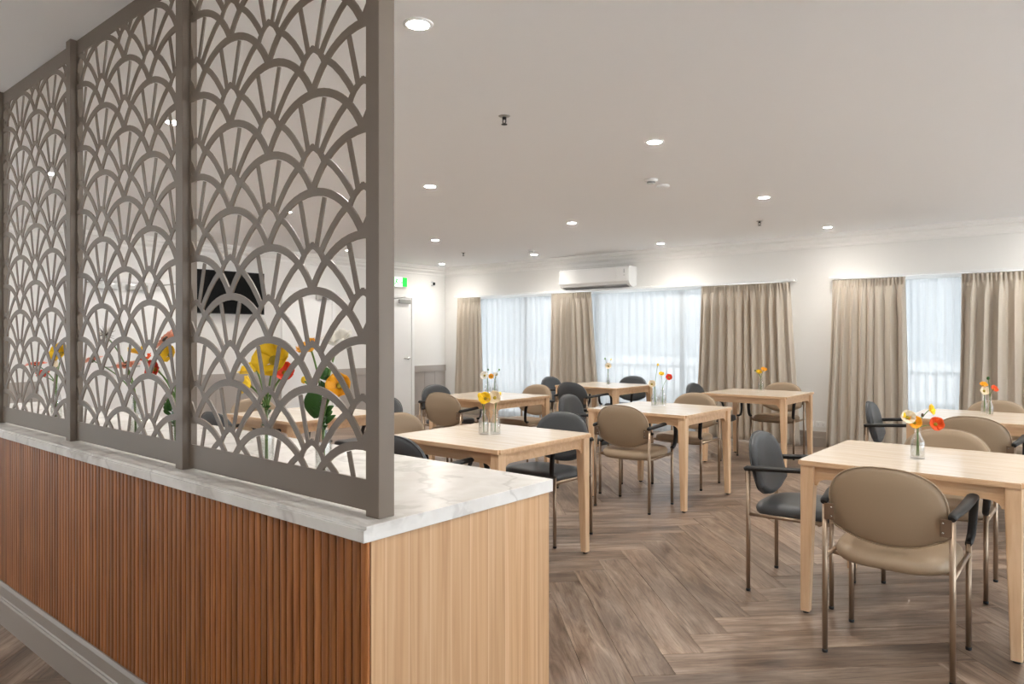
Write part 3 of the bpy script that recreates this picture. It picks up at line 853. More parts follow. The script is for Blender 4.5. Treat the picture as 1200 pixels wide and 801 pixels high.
# ------------------------------------------------------------------ fan-pattern screen
SYF = 1.114; PS = 0.05; SHY = SYF + 0.026
scr = empty('divider_screen', (KX1 - 0.03, SYF + 0.025, KH), 0, 'tall bronze-grey metal divider screen with cut-out fan pattern on the counter', 'screen')
def S(mb): mb.v = [(x - scr.location.x, y - scr.location.y, z - KH) for x, y, z in mb.v]; return mb
posts = [-1.347 - 1.0*i - (0.004*i) for i in range(5)]
for px_ in posts:
    S(MB().bev(px_-PS, px_, SYF, SYF+PS, KH, HC, 0.0015, 1)).build('post', M['screen'], scr)
PX, PZ, RAD = 0.217, 0.1335, 0.243
def fan_mesh(w, h0, h1):
    """laser-cut sheet, x in +-w, z from h0 to h1 (absolute); fan columns every PX, alternate columns shifted by PZ"""
    bm = bmesh.new(); th = 0.004
    def strip(pts, wd, th=0.004):
        P = [Vector(p) for p in pts]; Lp, Rp = [], []
        for i, p in enumerate(P):
            t = (P[min(i+1, len(P)-1)] - P[max(i-1, 0)]).normalized(); nrm = Vector((-t.y, t.x))
            w_ = wd[i] if isinstance(wd, list) else wd
            Lp.append(p + nrm*w_/2); Rp.append(p - nrm*w_/2)
        for i in range(len(P)-1):
            q = [Lp[i], Rp[i], Rp[i+1], Lp[i+1]]
            a = [bm.verts.new((v.x, -th, v.y)) for v in q]; b = [bm.verts.new((v.x, th, v.y)) for v in q]
            bm.faces.new(a); bm.faces.new(b[::-1])
            for (m, n_) in ((0, 3), (1, 2)):
                bm.faces.new((a[m], a[n_], b[n_], b[m]))
            if i == 0: bm.faces.new((a[0], a[1], b[1], b[0]))
            if i == len(P)-2: bm.faces.new((a[2], a[3], b[3], b[2]))
    z_ref = 1.8728 - PZ          # diamond tip of the centre column
    for cidx in range(-3, 4):
        cx = cidx * PX; off = PZ if cidx % 2 else 0.0; e = 0.00006 * (cidx % 4)
        k0 = int((h0 - z_ref) / (2*PZ)) - 2; k1 = int((h1 - z_ref) / (2*PZ)) + 2
        for k in range(k0, k1 + 1):
            oz = z_ref + off + 2*PZ*k
            cz = oz + 0.148 - RAD
            am = math.asin(PX / RAD)
            strip([(cx + RAD*math.sin(a), cz + RAD*math.cos(a)) for a in [(-1 + 2*i/20) * am for i in range(21)]], 0.0215, 0.0026 + e)
            for s in (-1, 1):
                strip([(cx + s*0.0185, oz - 0.004), (cx + s*0.056, oz + 0.128)], 0.0165, 0.0018 + e + 0.00003*s)
                strip([(cx + s*0.036, oz - 0.022), (cx + s*0.058, oz + 0.008), (cx + s*0.090, oz + 0.044), (cx + s*0.120, oz + 0.071), (cx + s*0.152, oz + 0.093)], 0.0185, 0.0021 + e + 0.00003*s)
                strip([(cx - s*0.006, oz + 0.005), (cx + s*0.014, oz - 0.001), (cx + s*0.033, oz - 0.014), (cx + s*0.047, oz - 0.031), (cx + s*0.057, oz - 0.052)], 0.017, 0.0023 + e + 0.00003*s)
    for co, no in (((w, 0, 0), (1, 0, 0)), ((-w, 0, 0), (-1, 0, 0)), ((0, 0, h0), (0, 0, -1)), ((0, 0, h1), (0, 0, 1))):
        g = list(bm.verts) + list(bm.edges) + list(bm.faces)
        bmesh.ops.bisect_plane(bm, geom=g, plane_co=co, plane_no=no, clear_outer=True)
    return MB().bm(bm)
W2 = 0.475; RB, RT, RS = 0.078, 0.062, 0.013
for i in range(4):
    xc = (posts[i] - PS + posts[i+1]) / 2
    w = (posts[i] - PS - posts[i+1]) / 2 - 0.001
    pan = empty('screen_panel'); pan.parent = scr; pan.location = (xc - scr.location.x, SHY - scr.location.y, 0)
    z0, z1 = KH + 0.006, HC - 0.004
    fr = MB(); t = 0.0031
    fr.box(-w, w, -t, t, z0-KH, z0+RB-KH); fr.box(-w, w, -t, t, z1-RT-KH, z1-KH)
    fr.box(-w, -w+RS, -t, t, z0+RB-KH, z1-RT-KH); fr.box(w-RS, w, -t, t, z0+RB-KH, z1-RT-KH)
    fr.build('sheet_border', M['screen'], pan)
    fm = fan_mesh(w - RS + 0.001, z0 + RB - 0.001, z1 - RT + 0.001)
    fm.v = [(x, y, z - KH) for x, y, z in fm.v]
    fm.build('fan_fretwork', M['screen'], pan)

# ------------------------------------------------------------------ tables
TH = 0.755
def make_table(w=0.92, d=0.90):
    r = empty('dining_table')
    hw, hd = w/2, d/2
    t = MB(); bm = bmesh.new(); bmesh.ops.create_cube(bm, size=1)
    for v in bm.verts: v.co = Vector((v.co.x*w, v.co.y*d, TH-0.0125 + v.co.z*0.025))
    ed = [e for e in bm.edges if abs(e.verts[0].co.z - e.verts[1].co.z) > 0.01]
    bmesh.ops.bevel(bm, geom=ed, offset=0.014, segments=4, affect='EDGES')
    ed = [e for e in bm.edges if abs(e.verts[0].co.z - e.verts[1].co.z) < 1e-5]
    bmesh.ops.bevel(bm, geom=ed, offset=0.003, segments=2, affect='EDGES')
    t.bm(bm); tt = t.build('table_top', M['top'], r)
    tt.data.materials.append(M['apron'])
    for p in tt.data.polygons: p.material_index = 1 if p.normal.z < 0.5 else 0
    lw = 0.062; zt = TH - 0.025; ins = 0.012
    for sx in (-1, 1):
        for sy in (-1, 1):
            X0, Y0 = sx*(hw-ins), sy*(hd-ins)
            m = MB(); vs = []
            for z, ww in ((zt, lw), (zt-0.09, lw), (0.012, 0.042)):
                x1, y1 = X0 - sx*ww, Y0 - sy*ww
                xa, xb = min(X0, x1), max(X0, x1); ya, yb = min(Y0, y1), max(Y0, y1)
                b_ = 0.004
                vs += [(xa+b_, ya, z), (xb-b_, ya, z), (xb, ya+b_, z), (xb, yb-b_, z), (xb-b_, yb, z), (xa+b_, yb, z), (xa, yb-b_, z), (xa, ya+b_, z)]
            fs = []
            for k in range(2):
                for i in range(8): j = (i+1) % 8; fs.append((k*8+j, k*8+i, (k+1)*8+i, (k+1)*8+j))
            fs += [tuple(range(8)), tuple(range(16, 24))[::-1]]
            m.add(vs, fs); leg = m.build('leg', M['beech'], r)
            g = MB().lathe([(0, 0), (0.014, 0), (0.016, 0.006), (0.012, 0.013), (0, 0.013)], (X0 - sx*0.021, Y0 - sy*0.021, 0), 12)
            g.build('foot_glide', M['dark_plastic'], leg)
    def apron(length):
        a = length/2; h = 0.062; br = 0.055; drop = 0.034
        pts = [(-a, 0), (-a, -h-drop)]
        pts += [(-a + 0.012 + br*(1-math.cos(t)), -h - drop + drop*math.sin(t)) for t in [PI/2*i/7 for i in range(8)]]
        pts += [(-x, z) for x, z in pts[::-1]]
        return pts
    for s in (-1, 1):
        y = s*(hd-ins-0.030); MB().prism([(x, zt+z) for x, z in apron(w-2*ins-2*lw)], 'y', y-0.010, y+0.010).build('apron', M['apron'], r)
        x = s*(hw-ins-0.030); m = MB().prism([(x_, zt+z) for x_, z in apron(d-2*ins-2*lw)], 'x', x-0.010, x+0.010); m.build('apron', M['apron'], r)
    return r
TABLES = dict(
    T1=(-2.945, 3.325, 'square beech table with two bottles of yellow and cream flowers beside the marble worktop'),
    T2=(-2.94, 5.52, 'square beech table in the middle with an orange-red poppy on it'),
    T3=(-2.93, 7.74, 'square beech table in front of the widest curtain with one orange-yellow posy'),
    T4=(-4.90, 5.52, 'square beech table with white flowers, behind the yellow flower table'),
    T5=(-4.90, 7.72, 'farthest square beech table with one tall white flower before the sheer curtain'),
    T6=(-4.90, 3.33, 'square beech table seen only through the fan-pattern screen'),
    T7=(-0.71, 4.055, 'large nearest beech table at the right with a mixed poppy bottle'),
    T8=(-0.71, 6.50, 'beech table behind the nearest right table, cut by the photo edge'))
tproto = make_table(); first = True
for k, (x, y, lab) in TABLES.items():
    t = tproto if first else copy_tree(tproto); first = False
    t.location = (x, y, 0); tag(t, lab, 'table', 'square beech dining tables')

# ------------------------------------------------------------------ chairs
def ring_pad(outline, prof, seg, to3):
    """pad from scaled outline rings; prof = [(scale, height)] ; to3(x, y, h) -> point"""
    mb = MB(); vs = []; fs = []
    for s, h in prof:
        for i in range(seg):
            x, y = outline(2*PI*i/seg); vs.append(to3(x*s, y*s, h))
    for r in range(len(prof)-1):
        for i in range(seg):
            j = (i+1) % seg; fs.append((r*seg+i, r*seg+j, (r+1)*seg+j, (r+1)*seg+i))
    mb.add(vs, fs, True)
    for r, rev in ((0, True), (len(prof)-1, False)):
        mb.f.append([r*seg+i for i in range(seg)][::(-1 if rev else 1)]); mb.sm.append(True)
    return mb
def sup(t, a, b, n):
    c_, s_ = math.cos(t), math.sin(t)
    return a*math.copysign(abs(c_)**(2/n), c_), b*math.copysign(abs(s_)**(2/n), s_)
LX, LR, LF = 0.2375, -0.21, 0.21
def make_chair(kind):
    r = empty('dining_chair'); fab = M[kind]
    # seat
    def so(t):
        x, y = sup(t, 0.232, 0.232, 3.6 if math.sin(t) > 0 else 3.1)
        return x * (1.0 + 0.03*y/0.225), y
    prof = [(0.0, 0.402), (0.80, 0.402), (0.94, 0.407), (0.985, 0.418), (1.0, 0.435), (0.99, 0.450), (0.955, 0.462), (0.88, 0.470), (0.7, 0.474), (0.4, 0.474), (0.08, 0.472)]
    ring_pad(so, prof, 44, lambda x, y, h: (x, y + 0.012, h + (0.012*(y/0.225)**3 if h > 0.44 else 0.006*(y/0.225)) - 0.05*x*x*0)).build('seat', fab, r)
    # backrest
    zc = 0.655
    def bo(t):
        if math.sin(t) >= -1e-9: return sup(t, 0.223, 0.172, 2.45)
        s_ = (t % (2*PI) - PI) / PI                      # 0..1 along the lower edge, left to right
        q_ = abs(s_*2 - 1) * 8; i_ = min(7, int(q_)); f_ = q_ - i_
        low = [(0, -.164), (.25, -.161), (.5, -.149), (.70, -.131), (.85, -.116), (.94, -.108), (.99, -.094), (1.0, -.05), (1.0, 0)]
        x_ = low[i_][0] + (low[i_+1][0] - low[i_][0]) * f_; z_ = low[i_][1] + (low[i_+1][1] - low[i_][1]) * f_
        return math.copysign(x_ * 0.223, s_*2 - 1), z_
    def b3(x, z, h):
        return (x, LR - 0.008 - h + 0.66*x*x - 0.22*(z) + (0.02*(z/0.17)**2), zc + z)
    prof = [(0.05, 0.018), (0.6, 0.018), (0.88, 0.016), (0.965, 0.010), (1.0, 0.0), (0.99, -0.014), (0.94, -0.026), (0.80, -0.034), (0.4, -0.037), (0.05, -0.037)]
    bk = ring_pad(bo, prof, 48, b3).build('backrest', fab, r)
    # welt along the edge of the backrest
    MB().tube([b3(*[c*1.0 for c in bo(2*PI*i/48)], 0.010) for i in range(49)], 0.0035, 6, cap=False).build('piping', fab, bk)
    # legs
    def leg(x, y, top):
        l = MB().tube([(x, y, 0.008), (x, y, top)], 0.0115, 12).build('leg', M['nickel'], r)
        MB().lathe([(0, 0), (0.0115, 0), (0.0122, 0.003), (0.0122, 0.014), (0, 0.014)], (x, y, 0), 12).build('foot_cap', M['dark_plastic'], l)
    for s in (-1, 1):
        leg(s*LX, LR, 0.652); leg(s*LX, LF, 0.462)
        MB().tube([(s*LX, LR, 0.412), (s*LX, 0, 0.414), (s*LX, LF, 0.418)], 0.010, 10).build('side_rail', M['nickel'], r)
        # arm
        pts = [(LX, LR-0.018, 0.651), (LX+0.001, LR-0.006, 0.657), (LX+0.006, LR+0.06, 0.661), (LX+0.016, -0.06, 0.668), (LX+0.022, 0.06, 0.676), (LX+0.022, 0.150, 0.679),
               (LX+0.020, 0.205, 0.672), (LX+0.016, 0.238, 0.648), (LX+0.013, 0.252, 0.605), (LX+0.010, 0.255, 0.55), (LX+0.006, 0.252, 0.50), (LX+0.002, 0.244, 0.474), (LX, 0.226, 0.463), (LX, LF-0.008, 0.461)]
        rad = [(0.013, 0.011), (0.017, 0.014), (0.020, 0.014), (0.023, 0.0135), (0.024, 0.0135), (0.024, 0.0135), (0.022, 0.0135), (0.019, 0.0125), (0.018, 0.012), (0.017, 0.012), (0.017, 0.012), (0.016, 0.012), (0.015, 0.0125), (0.013, 0.012)]
        MB().tube([(s*a, b_, c_) for a, b_, c_ in pts], rad, 12, ref=(1, 0, 0)).build('armrest', M['black'], r)
        bp = MB().bev(min(s*0.196, s*0.2375), max(s*0.196, s*0.2375), LR-0.0165, LR-0.0115, 0.578, 0.648, 0.002).build('bracket', M['bracket'], r)
        for z in (0.594, 0.632):
            MB().lathe([(0, 0.003), (0.004, 0.003), (0.0055, 0.0), (0, 0)][::-1], (s*0.207, LR-0.0165, z), 10, True, Matrix.Rotation(PI/2, 4, 'X')).build('screw', M['screw'], bp)
    for y in (-0.10, LF-0.06):
        MB().tube([(-LX, y, 0.408), (-0.15, y, 0.398), (0.15, y, 0.398), (LX, y, 0.408)], 0.009, 8).build('cross_rail', M['nickel'], r)
    return r
CH = {k: make_chair(k) for k in ('taupe', 'charcoal')}
used = {}
def chair(kind, x, y, rz, label):
    t = CH[kind] if kind not in used else copy_tree(CH[kind]); used[kind] = 1
    t.location = (x, y, 0); t.rotation_euler = (0, 0, rz)
    tag(t, label, 'chair', 'taupe vinyl dining armchairs' if kind == 'taupe' else 'charcoal vinyl dining armchairs')
N, Sx, Wx = PI, 0.0, -PI/2      # facing -Y (north side of table), +Y (south side), +X (west side)
R = math.radians
for a in [
    ('taupe', -0.694, 3.445, Sx + R(0), 'nearest taupe vinyl armchair seen from behind at the front right table'),
    ('charcoal', -1.272, 3.998, Wx + R(2), 'charcoal vinyl armchair at the left side of the nearest right table'),
    ('taupe', -0.705, 4.555, N, 'taupe armchair on the far side of the nearest right table'),
    ('taupe', -0.685, 5.89, Sx + R(-2), 'taupe armchair seen from behind at the rear right table, cut by the table before it'),
    ('charcoal', -1.27, 6.44, Wx + R(4), 'charcoal armchair at the left end of the rear right table beside the curtain'),
    ('taupe', -0.70, 7.02, N, 'taupe armchair behind the rear right table, against the right-hand curtain'),
    ('charcoal', -3.46, 7.72, Wx, 'charcoal armchair left of the table before the widest curtain'),
    ('taupe', -2.90, 8.26, N + R(3), 'taupe armchair facing us behind the table before the widest curtain'),
    ('taupe', -2.937, 5.07, Sx + R(3), 'taupe armchair seen from behind at the middle table, on open floor'),
    ('taupe', -3.00, 6.13, N + R(2), 'taupe armchair on the far side of the middle table'),
    ('charcoal', -3.62, 5.46, Wx + R(8), 'charcoal armchair at the left of the middle table, overlapped by a nearer charcoal one'),
    ('charcoal', -4.86, 7.16, Sx + R(-4), 'charcoal armchair seen from behind at the farthest table'),
    ('charcoal', -5.54, 7.72, Wx, 'charcoal armchair shining pale blue from window light at the farthest table'),
    ('charcoal', -4.98, 8.36, N, 'charcoal armchair facing us behind the farthest table by the sheer curtain'),
    ('taupe', -4.95, 5.07, Sx + R(4), 'taupe armchair seen from behind at the white-flower table, left part'),
    ('charcoal', -5.55, 5.58, Wx + R(0), 'charcoal armchair left of the white-flower table in front of the grey dado'),
    ('taupe', -4.92, 6.12, N + R(-4), 'taupe armchair facing us behind the white-flower table'),
    ('charcoal', -2.965, 3.915, N + R(0), 'charcoal armchair on the far side of the table next to the worktop'),
    ('taupe', -3.60, 3.33, Wx, 'taupe armchair left of the table by the worktop, half hidden by the post'),
    ('charcoal', -2.98, 2.80, Sx, 'charcoal armchair between the worktop and the yellow-flower table, only its back showing'),
    ('charcoal', -4.90, 2.77, Sx, 'charcoal armchair behind the nearest screen panel, in front of its table'),
    ('taupe', -5.52, 3.34, Wx, 'taupe armchair behind the nearest screen panel, left of its table'),
    ('charcoal', -4.90, 3.93, N, 'charcoal armchair behind the screen post, on the far side of its table')]:
    chair(*a)

# ------------------------------------------------------------------ vases and flowers
random.seed(7)
def bottle_mesh(h, r, neck, shoulder):
    prof = [(0.0, 0.0), (r*0.9, 0.0), (r, 0.006), (r, h*shoulder), (r*0.93, h*(shoulder+0.06)), (neck*1.25, h*(shoulder+0.2)), (neck, h*(shoulder+0.27)), (neck, h*0.93), (neck*1.25, h*0.95), (neck*1.25, h*0.99), (neck, h),
            (neck*0.82, h*0.99), (neck*0.82, h*(shoulder+0.27)), (r*0.86, h*(shoulder+0.04)), (r*0.90, h*shoulder), (r*0.90, 0.012), (0.0, 0.010)]
    return MB().lathe(prof, seg=24).mesh('glass_body', M['bottle'])
def water_mesh(r, z):
    return MB().lathe([(0.0, 0.0125), (r*0.88, 0.0125), (r*0.885, z), (0, z)], seg=20).mesh('water', M['water'])
BT = (bottle_mesh(0.155, 0.033, 0.0155, 0.52), water_mesh(0.033, 0.075))
BV_ = (bottle_mesh(0.20, 0.026, 0.0135, 0.55), water_mesh(0.026, 0.10))
BW = (bottle_mesh(0.15, 0.024, 0.012, 0.45), water_mesh(0.024, 0.06))
def vase(kind, x, y, z, label, group=None):
    o = empty('bottle_vase', (x, y, z), random.random()*6, label, 'vase', group)
    link('glass_body', kind[0], o); link('water', kind[1], o)
    return o
def poppy_petals(rnd, n, r, cup, ruffle):
    """n petal meshes of an open poppy, radius r, cup = how far the rim rises"""
    out = []
    for k in range(n):
        a0 = 2*PI*k/n + rnd.uniform(-.2, .2); wid = 2*PI/n * 0.78
        vs = []; fs = []; nu, nv = 7, 7; c0 = cup * rnd.uniform(0.75, 1.25)
        for i in range(nu):
            t = i/(nu-1)
            for j in range(nv):
                s = -1 + 2*j/(nv-1)
                edge = 1 - 0.16*s*s
                rr = r * (0.06 + 0.94*t) * (edge if t > .5 else 1)
                a = a0 + s*wid*(0.35 + 0.65*math.sqrt(t))
                z = r*c0*(t**1.6) + ruffle*r*t*t*math.sin(s*7 + k*2.1) + 0.02*r*(k % 2)
                vs.append((rr*math.cos(a), rr*math.sin(a), z))
        for i in range(nu-1):
            for j in range(nv-1): fs.append((i*nv+j, i*nv+j+1, (i+1)*nv+j+1, (i+1)*nv+j))
        out.append(MB().add(vs, fs, True))
    return out
def bend(p0, p1, p2, n=9):
    p0, p1, p2 = Vector(p0), Vector(p1), Vector(p2); out = []
    for i in range(n):
        t = i/(n-1); out.append(p0*(1-t)**2 + p1*2*t*(1-t) + p2*t*t)
    return out
def flower(base, neck_z, head, col, r, style, label, group, face=None, thick=0.0022, name=None):
    """base: vase foot; neck_z: world height of the vase rim; head: world position of the bloom"""
    rnd = random.Random(hash((round(head[0]*1000), round(head[2]*1000))) & 0xffff)
    b = Vector(base); hd = Vector(head) - b
    nm = name or {'poppy': 'poppy', 'daisy': 'gerbera', 'spike': 'seed_head', 'bud': 'flower_bud'}[style]
    o = empty(nm, b, 0, label, 'flower', group)
    nz = neck_z - b.z
    st = Vector((-hd.x*0.04 + rnd.uniform(-.006, .006), rnd.uniform(-.006, .006), 0.014))
    path = [st] + bend((hd.x*0.05, hd.y*0.05, nz), (hd.x*0.25, hd.y*0.25, nz + (hd.z-nz)*0.6), hd, 8)
    MB().tube(path, thick, 6).build('stem', M['stem'], o)
    d = (path[-1] - path[-2]).normalized()
    if face is not None: d = Vector(face).normalized()
    q = Vector((0, 0, 1)).rotation_difference(d)
    if style == 'poppy':
        for pm in poppy_petals(rnd, 5, r, 0.62, 0.10):
            p = pm.build('petal', M[col], o); p.location = hd; p.rotation_mode = 'QUATERNION'; p.rotation_quaternion = q
            p.modifiers.new('t', 'SOLIDIFY').thickness = 0.0006
        c = MB().lathe([(0, -0.004), (r*0.16, 0.0), (r*0.26, r*0.12), (r*0.20, r*0.24), (0, r*0.26)], seg=12).build('centre', M['centre'], o)
        c.location = hd; c.rotation_mode = 'QUATERNION'; c.rotation_quaternion = q
    elif style == 'daisy':
        m = MB()
        for lay, (rr, n, zz) in enumerate(((r, 22, 0.0), (r*0.82, 18, 0.006), (r*0.55, 14, 0.010))):
            for k in range(n):
                a = 2*PI*(k + 0.4*lay)/n + rnd.uniform(-.05, .05); w = rr*0.15; c_, s_ = math.cos(a), math.sin(a)
                dz = rnd.uniform(-0.004, 0.004)
                loc = [(0.15*rr, -w*.5, zz), (0.15*rr, w*.5, zz), (0.65*rr, w, zz+0.10*rr+dz), (rr, w*.3, zz+0.06*rr+dz), (rr, -w*.3, zz+0.06*rr+dz), (0.65*rr, -w, zz+0.10*rr+dz)]
                m.add([(x*c_-y*s_, x*s_+y*c_, z) for x, y, z in loc], [(0, 5, 2, 1), (5, 4, 3, 2)], True)
        p = m.build('petals', M[col], o); p.location = hd; p.rotation_mode = 'QUATERNION'; p.rotation_quaternion = q
        p.modifiers.new('t', 'SOLIDIFY').thickness = 0.0008
        c = MB().lathe([(0, -0.012), (r*0.2, -0.006), (r*0.28, 0.006), (r*0.2, 0.014), (0, 0.016)], seg=14).build('centre', M['dark_centre'], o)
        c.location = hd; c.rotation_mode = 'QUATERNION'; c.rotation_quaternion = q
    elif style == 'spike':
        m = MB()
        for k in range(34):
            v = Vector((rnd.gauss(0, 1), rnd.gauss(0, 1), rnd.gauss(0.4, 1))).normalized()
            m.tube([v*0.004, v*r*rnd.uniform(.7, 1)], [0.0016, 0.0005], 5)
        p = m.build('spikes', M['dark_centre'], o); p.location = hd
        m = MB()
        for k in range(14):
            v = Vector((rnd.gauss(-.6, 1), rnd.gauss(0, 1), rnd.gauss(0, 1))).normalized()
            m.tube([v*0.006, v*r*0.9], [0.004, 0.002], 5)
        p = m.build('petals', M['white'], o); p.location = hd
    else:
        m = MB().lathe([(0, -r), (r*0.6, -r*0.7), (r*0.75, 0), (r*0.5, r*0.8), (0, r)], seg=12)
        p = m.build('bud', M[col], o); p.location = hd
    return o
def leaf_blade(parent, p, length, width, d):
    m = MB(); vs = []; fs = []; n = 9
    d = Vector(d).normalized(); side = d.cross(Vector((0.5, -0.8, 0.2))).normalized(); nr = side.cross(d)
    for i in range(n):
        t = i/(n-1); w = width*math.sin(PI*min(1, t*0.94+0.04))**0.8
        c_ = Vector(p) + d*length*t + nr*(0.02*math.sin(t*2.4))
        vs += [c_ - side*w, c_ + nr*(-0.006), c_ + side*w]
    for i in range(n-1): fs += [(3*i, 3*i+1, 3*i+4, 3*i+3), (3*i+1, 3*i+2, 3*i+5, 3*i+4)]
    m.add(vs, fs, True); l = m.build('leaf', M['leaf'], parent); l.modifiers.new('t', 'SOLIDIFY').thickness = 0.0008
def sprig(base, top, label, group, n=14, spread=0.03, ln=0.03):
    """leafy filler stem"""
    b = Vector(base); hd = Vector(top) - b
    o = empty('foliage_sprig', b, 0, label, 'foliage', group)
    MB().tube(bend((0, 0, 0.014), (0, 0, hd.z*0.5), hd, 8), 0.0022, 6).build('stem', M['stem'], o)
    rnd = random.Random(int(abs(hd.x)*1e4) + int(hd.z*1e4))
    for i in range(n):
        t = 0.45 + 0.55*i/n; a = rnd.uniform(0, 6.28)
        leaf_blade(o, (hd.x*t*t, hd.y*t*t, hd.z*t), ln*rnd.uniform(.7, 1.2), ln*0.22, (math.cos(a), math.sin(a), 0.7))
    return o

# counter vases, left to right
CV = dict(e=(-4.20, 1.33, 'glass bottle vase behind the leftmost screen panel'),
          d=(-3.09, 1.27, 'glass bottle vase in the middle of the central screen panel, pink flowers'),
          c=(-2.84, 1.32, 'glass bottle vase beside the second post, at the right of the central panel'),
          a=(-2.15, 1.30, 'glass bottle vase with big yellow poppies behind the nearest screen panel'),
          b=(-1.86, 1.32, 'glass bottle vase with leafy stems nearest the thick screen post'))
for k, (x, y, lab) in CV.items(): vase(BV_, x, y, KH, lab, 'counter bottle vases')
def cflower(v, px, py, col, r, style, label, dy=0.0, face=None, thick=0.003):
    x, y, _ = CV[v]; h = pix(px, py, Y=y + dy)
    flower((x, y, KH + 0.0), KH + 0.20, h, col, r, style, label, 'flowers on the counter', face, thick)
G = 'flowers on the counter'
cflower('a', 322, 423, 'yellow', 0.066, 'poppy', 'large yellow poppy, biggest bloom behind the nearest screen panel', 0.0, (0.5, -0.75, 0.45))
cflower('a', 301, 434, 'yellow', 0.054, 'poppy', 'yellow poppy touching the left of the biggest yellow bloom', 0.03, (-0.3, -0.6, 0.8))
cflower('a', 294, 452, 'yellow', 0.034, 'poppy', 'smaller yellow poppy low and left of the biggest yellow bloom', -0.02, (-0.5, -0.7, 0.2))
cflower('a', 334, 437, 'red', 0.034, 'poppy', 'red-orange poppy behind the biggest yellow bloom', 0.04, (0.6, -0.5, 0.4))
cflower('b', 365, 411, 'amber', 0.042, 'poppy', 'amber yellow poppy high beside the white bloom', 0.0, (-0.1, -0.5, 0.9))
cflower('b', 396, 404, 'white', 0.050, 'poppy', 'white poppy close to the thick screen post', 0.03, (0.2, -0.3, 0.9))
cflower('b', 398, 452, 'amber', 0.038, 'poppy', 'peach-amber poppy below the white bloom by the post', -0.02, (0.6, -0.7, 0.2))
cflower('b', 356, 445, 'yellow', 0.012, 'bud', 'tiny yellow bud left of the big green leaf', 0.0)
o = sprig((CV['b'][0], CV['b'][1], KH), pix(386, 432, Y=1.33), 'leafy green sprig with one broad leaf in the vase by the post', G, 22, 0.03, 0.040)
leaf_blade(o, Vector(pix(370, 490, Y=1.30)) - o.location, 0.095, 0.030, (-0.1, 0.05, 1))
sprig((CV['a'][0], CV['a'][1], KH), pix(312, 455, Y=1.31), 'thin green sprig among the big yellow poppies', G, 8, 0.02, 0.03)
cflower('d', 124, 393, 'white', 0.050, 'spike', 'dark spiky seed head with white florets above the pink flowers', 0.02)
cflower('d', 108, 422, 'pink', 0.048, 'daisy', 'peach gerbera at the left edge of the central panel', 0.0, (-0.2, -0.25, 1))
cflower('d', 148, 428, 'pink', 0.056, 'daisy', 'flat peach gerbera in the middle of the central panel', 0.0, (0.1, -0.2, 1))
cflower('c', 162, 414, 'yellow', 0.040, 'poppy', 'yellow poppy right of the seed head in the central panel', 0.0, (0.0, -0.2, 1))
cflower('c', 183, 433, 'red', 0.038, 'poppy', 'scarlet poppy in the central panel', -0.02, (0.3, -0.8, 0.2))
cflower('c', 171, 422, 'orange', 0.030, 'poppy', 'orange poppy between the yellow and scarlet ones in the central panel', 0.02, (-0.2, -0.3, 1))
cflower('c', 196, 399, 'pink', 0.060, 'daisy', 'tall pink gerbera beside the second post', 0.0, (0.0, -0.75, 0.6))
cflower('c', 200, 416, 'yellow', 0.036, 'poppy', 'yellow poppy under the tall pink gerbera', -0.02, (0.4, -0.7, 0.3))
sprig((CV['c'][0], CV['c'][1], KH), pix(198, 470, Y=1.32), 'leafy green sprig in the vase beside the second post', G, 16, 0.02, 0.035)
cflower('e', 42, 427, 'orange', 0.055, 'daisy', 'flat orange gerbera behind the leftmost panel', 0.0, (0.0, -0.15, 1))
cflower('e', 52, 441, 'red', 0.038, 'poppy', 'small red poppy under the orange gerbera, leftmost panel', 0.0, (0.1, -0.3, 0.9))
cflower('e', 73, 415, 'yellow', 0.050, 'poppy', 'yellow poppy at the right of the leftmost panel', 0.02, (0.4, -0.7, 0.4))
cflower('e', 67, 429, 'cream', 0.036, 'poppy', 'cream poppy under the yellow one, leftmost panel', 0.0, (0.0, -0.7, 0.4))

# table bottles: (table, dx, dy, kind, label, [(px, py, colour, radius, style, label)])
def tbl(tk, items):
    x, y, _ = TABLES[tk]
    for bpx, bpy_, kind, lab, fls in items:
        q = pix(bpx, bpy_, Z=TH); bx, by = q.x, q.y
        vase(kind, bx, by, TH, lab, 'bottle vases on the tables')
        hgt = 0.155 if kind is BT else 0.15
        for px, py, col, r, sty, fl_, *fc in fls:
            u = (px - CX)/F; z = -sn*bx + cs*by
            # bloom sits in the vertical plane through the bottle that faces the camera
            p = Vector((0, 0, CAMH)) + Vector((-sn + cs*u, cs + sn*u, (HY - py)/F)) * z
            flower((bx, by, TH), TH + hgt, p, col, r, sty, fl_, 'flowers on the tables', fc[0] if fc else None)
FU = (0.35, -0.5, 0.8); FC = (0.45, -0.85, 0.3)
tbl('T1', [(566.8, 508.5, BT, 'left clear bottle on the table beside the worktop',
            [(569, 467, 'yellow', 0.040, 'poppy', 'yellow poppy in the left bottle beside the worktop', FC), (562, 463, 'yellow', 0.018, 'bud', 'small yellow bud in the left bottle beside the worktop')]),
           (580.4, 508.3, BT, 'right clear bottle on the table beside the worktop',
            [(580, 466, 'cream', 0.044, 'poppy', 'cream poppy in the right bottle beside the worktop', FC), (586, 461, 'yellow', 0.012, 'bud', 'tiny yellow bud right of the cream poppy')])])
tbl('T2', [(767.3, 475.8, BT, 'left clear bottle on the middle table',
            [(764, 450, 'cream', 0.034, 'poppy', 'cream poppy on the middle table', FC), (771, 427, 'yellow', 0.012, 'bud', 'tall slender bud on the middle table')]),
           (776.3, 475.0, BT, 'right clear bottle on the middle table',
            [(775, 439, 'yellow', 0.026, 'poppy', 'yellow poppy on the middle table', FU), (784, 442, 'red', 0.030, 'poppy', 'orange-red poppy on the middle table', FC)])])
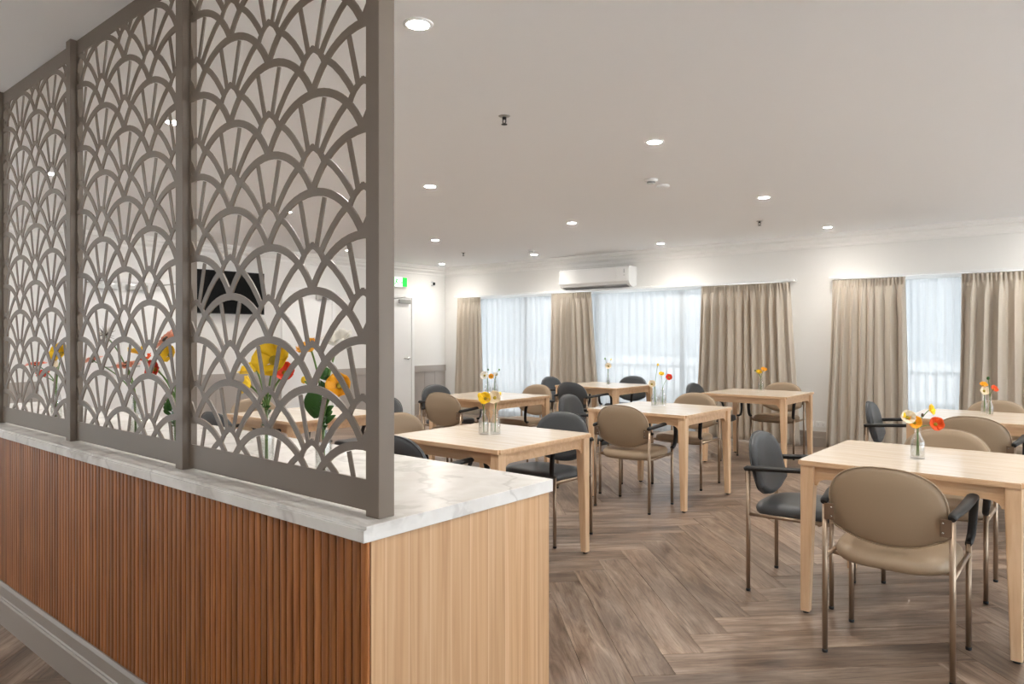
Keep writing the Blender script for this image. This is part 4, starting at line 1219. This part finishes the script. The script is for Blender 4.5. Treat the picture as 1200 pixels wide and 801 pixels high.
tbl('T3', [(891.7, 458.2, BT, 'single clear bottle on the table before the widest curtain',
            [(889, 437, 'yellow', 0.036, 'poppy', 'yellow poppy on the table before the widest curtain', FU), (895, 434, 'amber', 0.036, 'poppy', 'amber poppy on the table before the widest curtain', FU), (885, 434, 'leaf', 0.010, 'bud', 'tiny green bud before the widest curtain')])])
tbl('T4', [(571.5, 462.5, BT, 'left bottle on the white-flower table',
            [(568, 440, 'white', 0.045, 'poppy', 'larger white poppy on the white-flower table', FC), (572, 433, 'leaf', 0.012, 'bud', 'green bud above the larger white poppy')]),
           (580.0, 462.0, BT, 'right bottle on the white-flower table',
            [(576, 441, 'amber', 0.030, 'poppy', 'amber poppy on the white-flower table', FC), (581, 440, 'white', 0.030, 'poppy', 'smaller white poppy on the white-flower table', FU), (585, 433, 'stem', 0.012, 'bud', 'grey-green bud right of the smaller white poppy')])])
tbl('T5', [(712.7, 451.0, BW, 'slender clear bottle on the farthest table',
            [(713, 429, 'cream', 0.042, 'poppy', 'cream-white bloom on the farthest table', FC), (709, 420, 'stem', 0.014, 'bud', 'left green bud on the farthest table'), (716, 421, 'yellow', 0.012, 'bud', 'right pale bud on the farthest table')])])
tbl('T7', [(1075.3, 537.0, BT, 'clear bottle on the nearest right table',
            [(1063, 489, 'cream', 0.036, 'poppy', 'cream poppy on the nearest right table', FC), (1059, 486, 'yellow', 0.015, 'bud', 'yellow bud left of the cream poppy on the nearest right table'),
             (1071, 495, 'amber', 0.034, 'poppy', 'amber poppy low on the nearest right table', FC), (1081, 486, 'dark_centre', 0.009, 'bud', 'small dark bud on the nearest right table'),
             (1089, 480, 'yellow', 0.028, 'poppy', 'upright yellow poppy on the nearest right table', (0.9, -0.2, 0.3)), (1096, 497, 'orange', 0.036, 'poppy', 'bright orange poppy on the nearest right table', FC)])])
tbl('T8', [(1153.6, 484.0, BW, 'left slender bottle on the rear right table',
            [(1153, 458, 'cream', 0.036, 'poppy', 'cream poppy on the rear right table', FC), (1152, 452, 'amber', 0.030, 'poppy', 'amber poppy behind the cream one on the rear right table', FU)]),
           (1160.0, 487.0, BW, 'right slender bottle on the rear right table',
            [(1164, 456, 'orange', 0.030, 'poppy', 'orange poppy on the rear right table', (0.6, -0.5, 0.5)), (1158, 443, 'leaf', 0.014, 'bud', 'tall green bud on the rear right table')])])
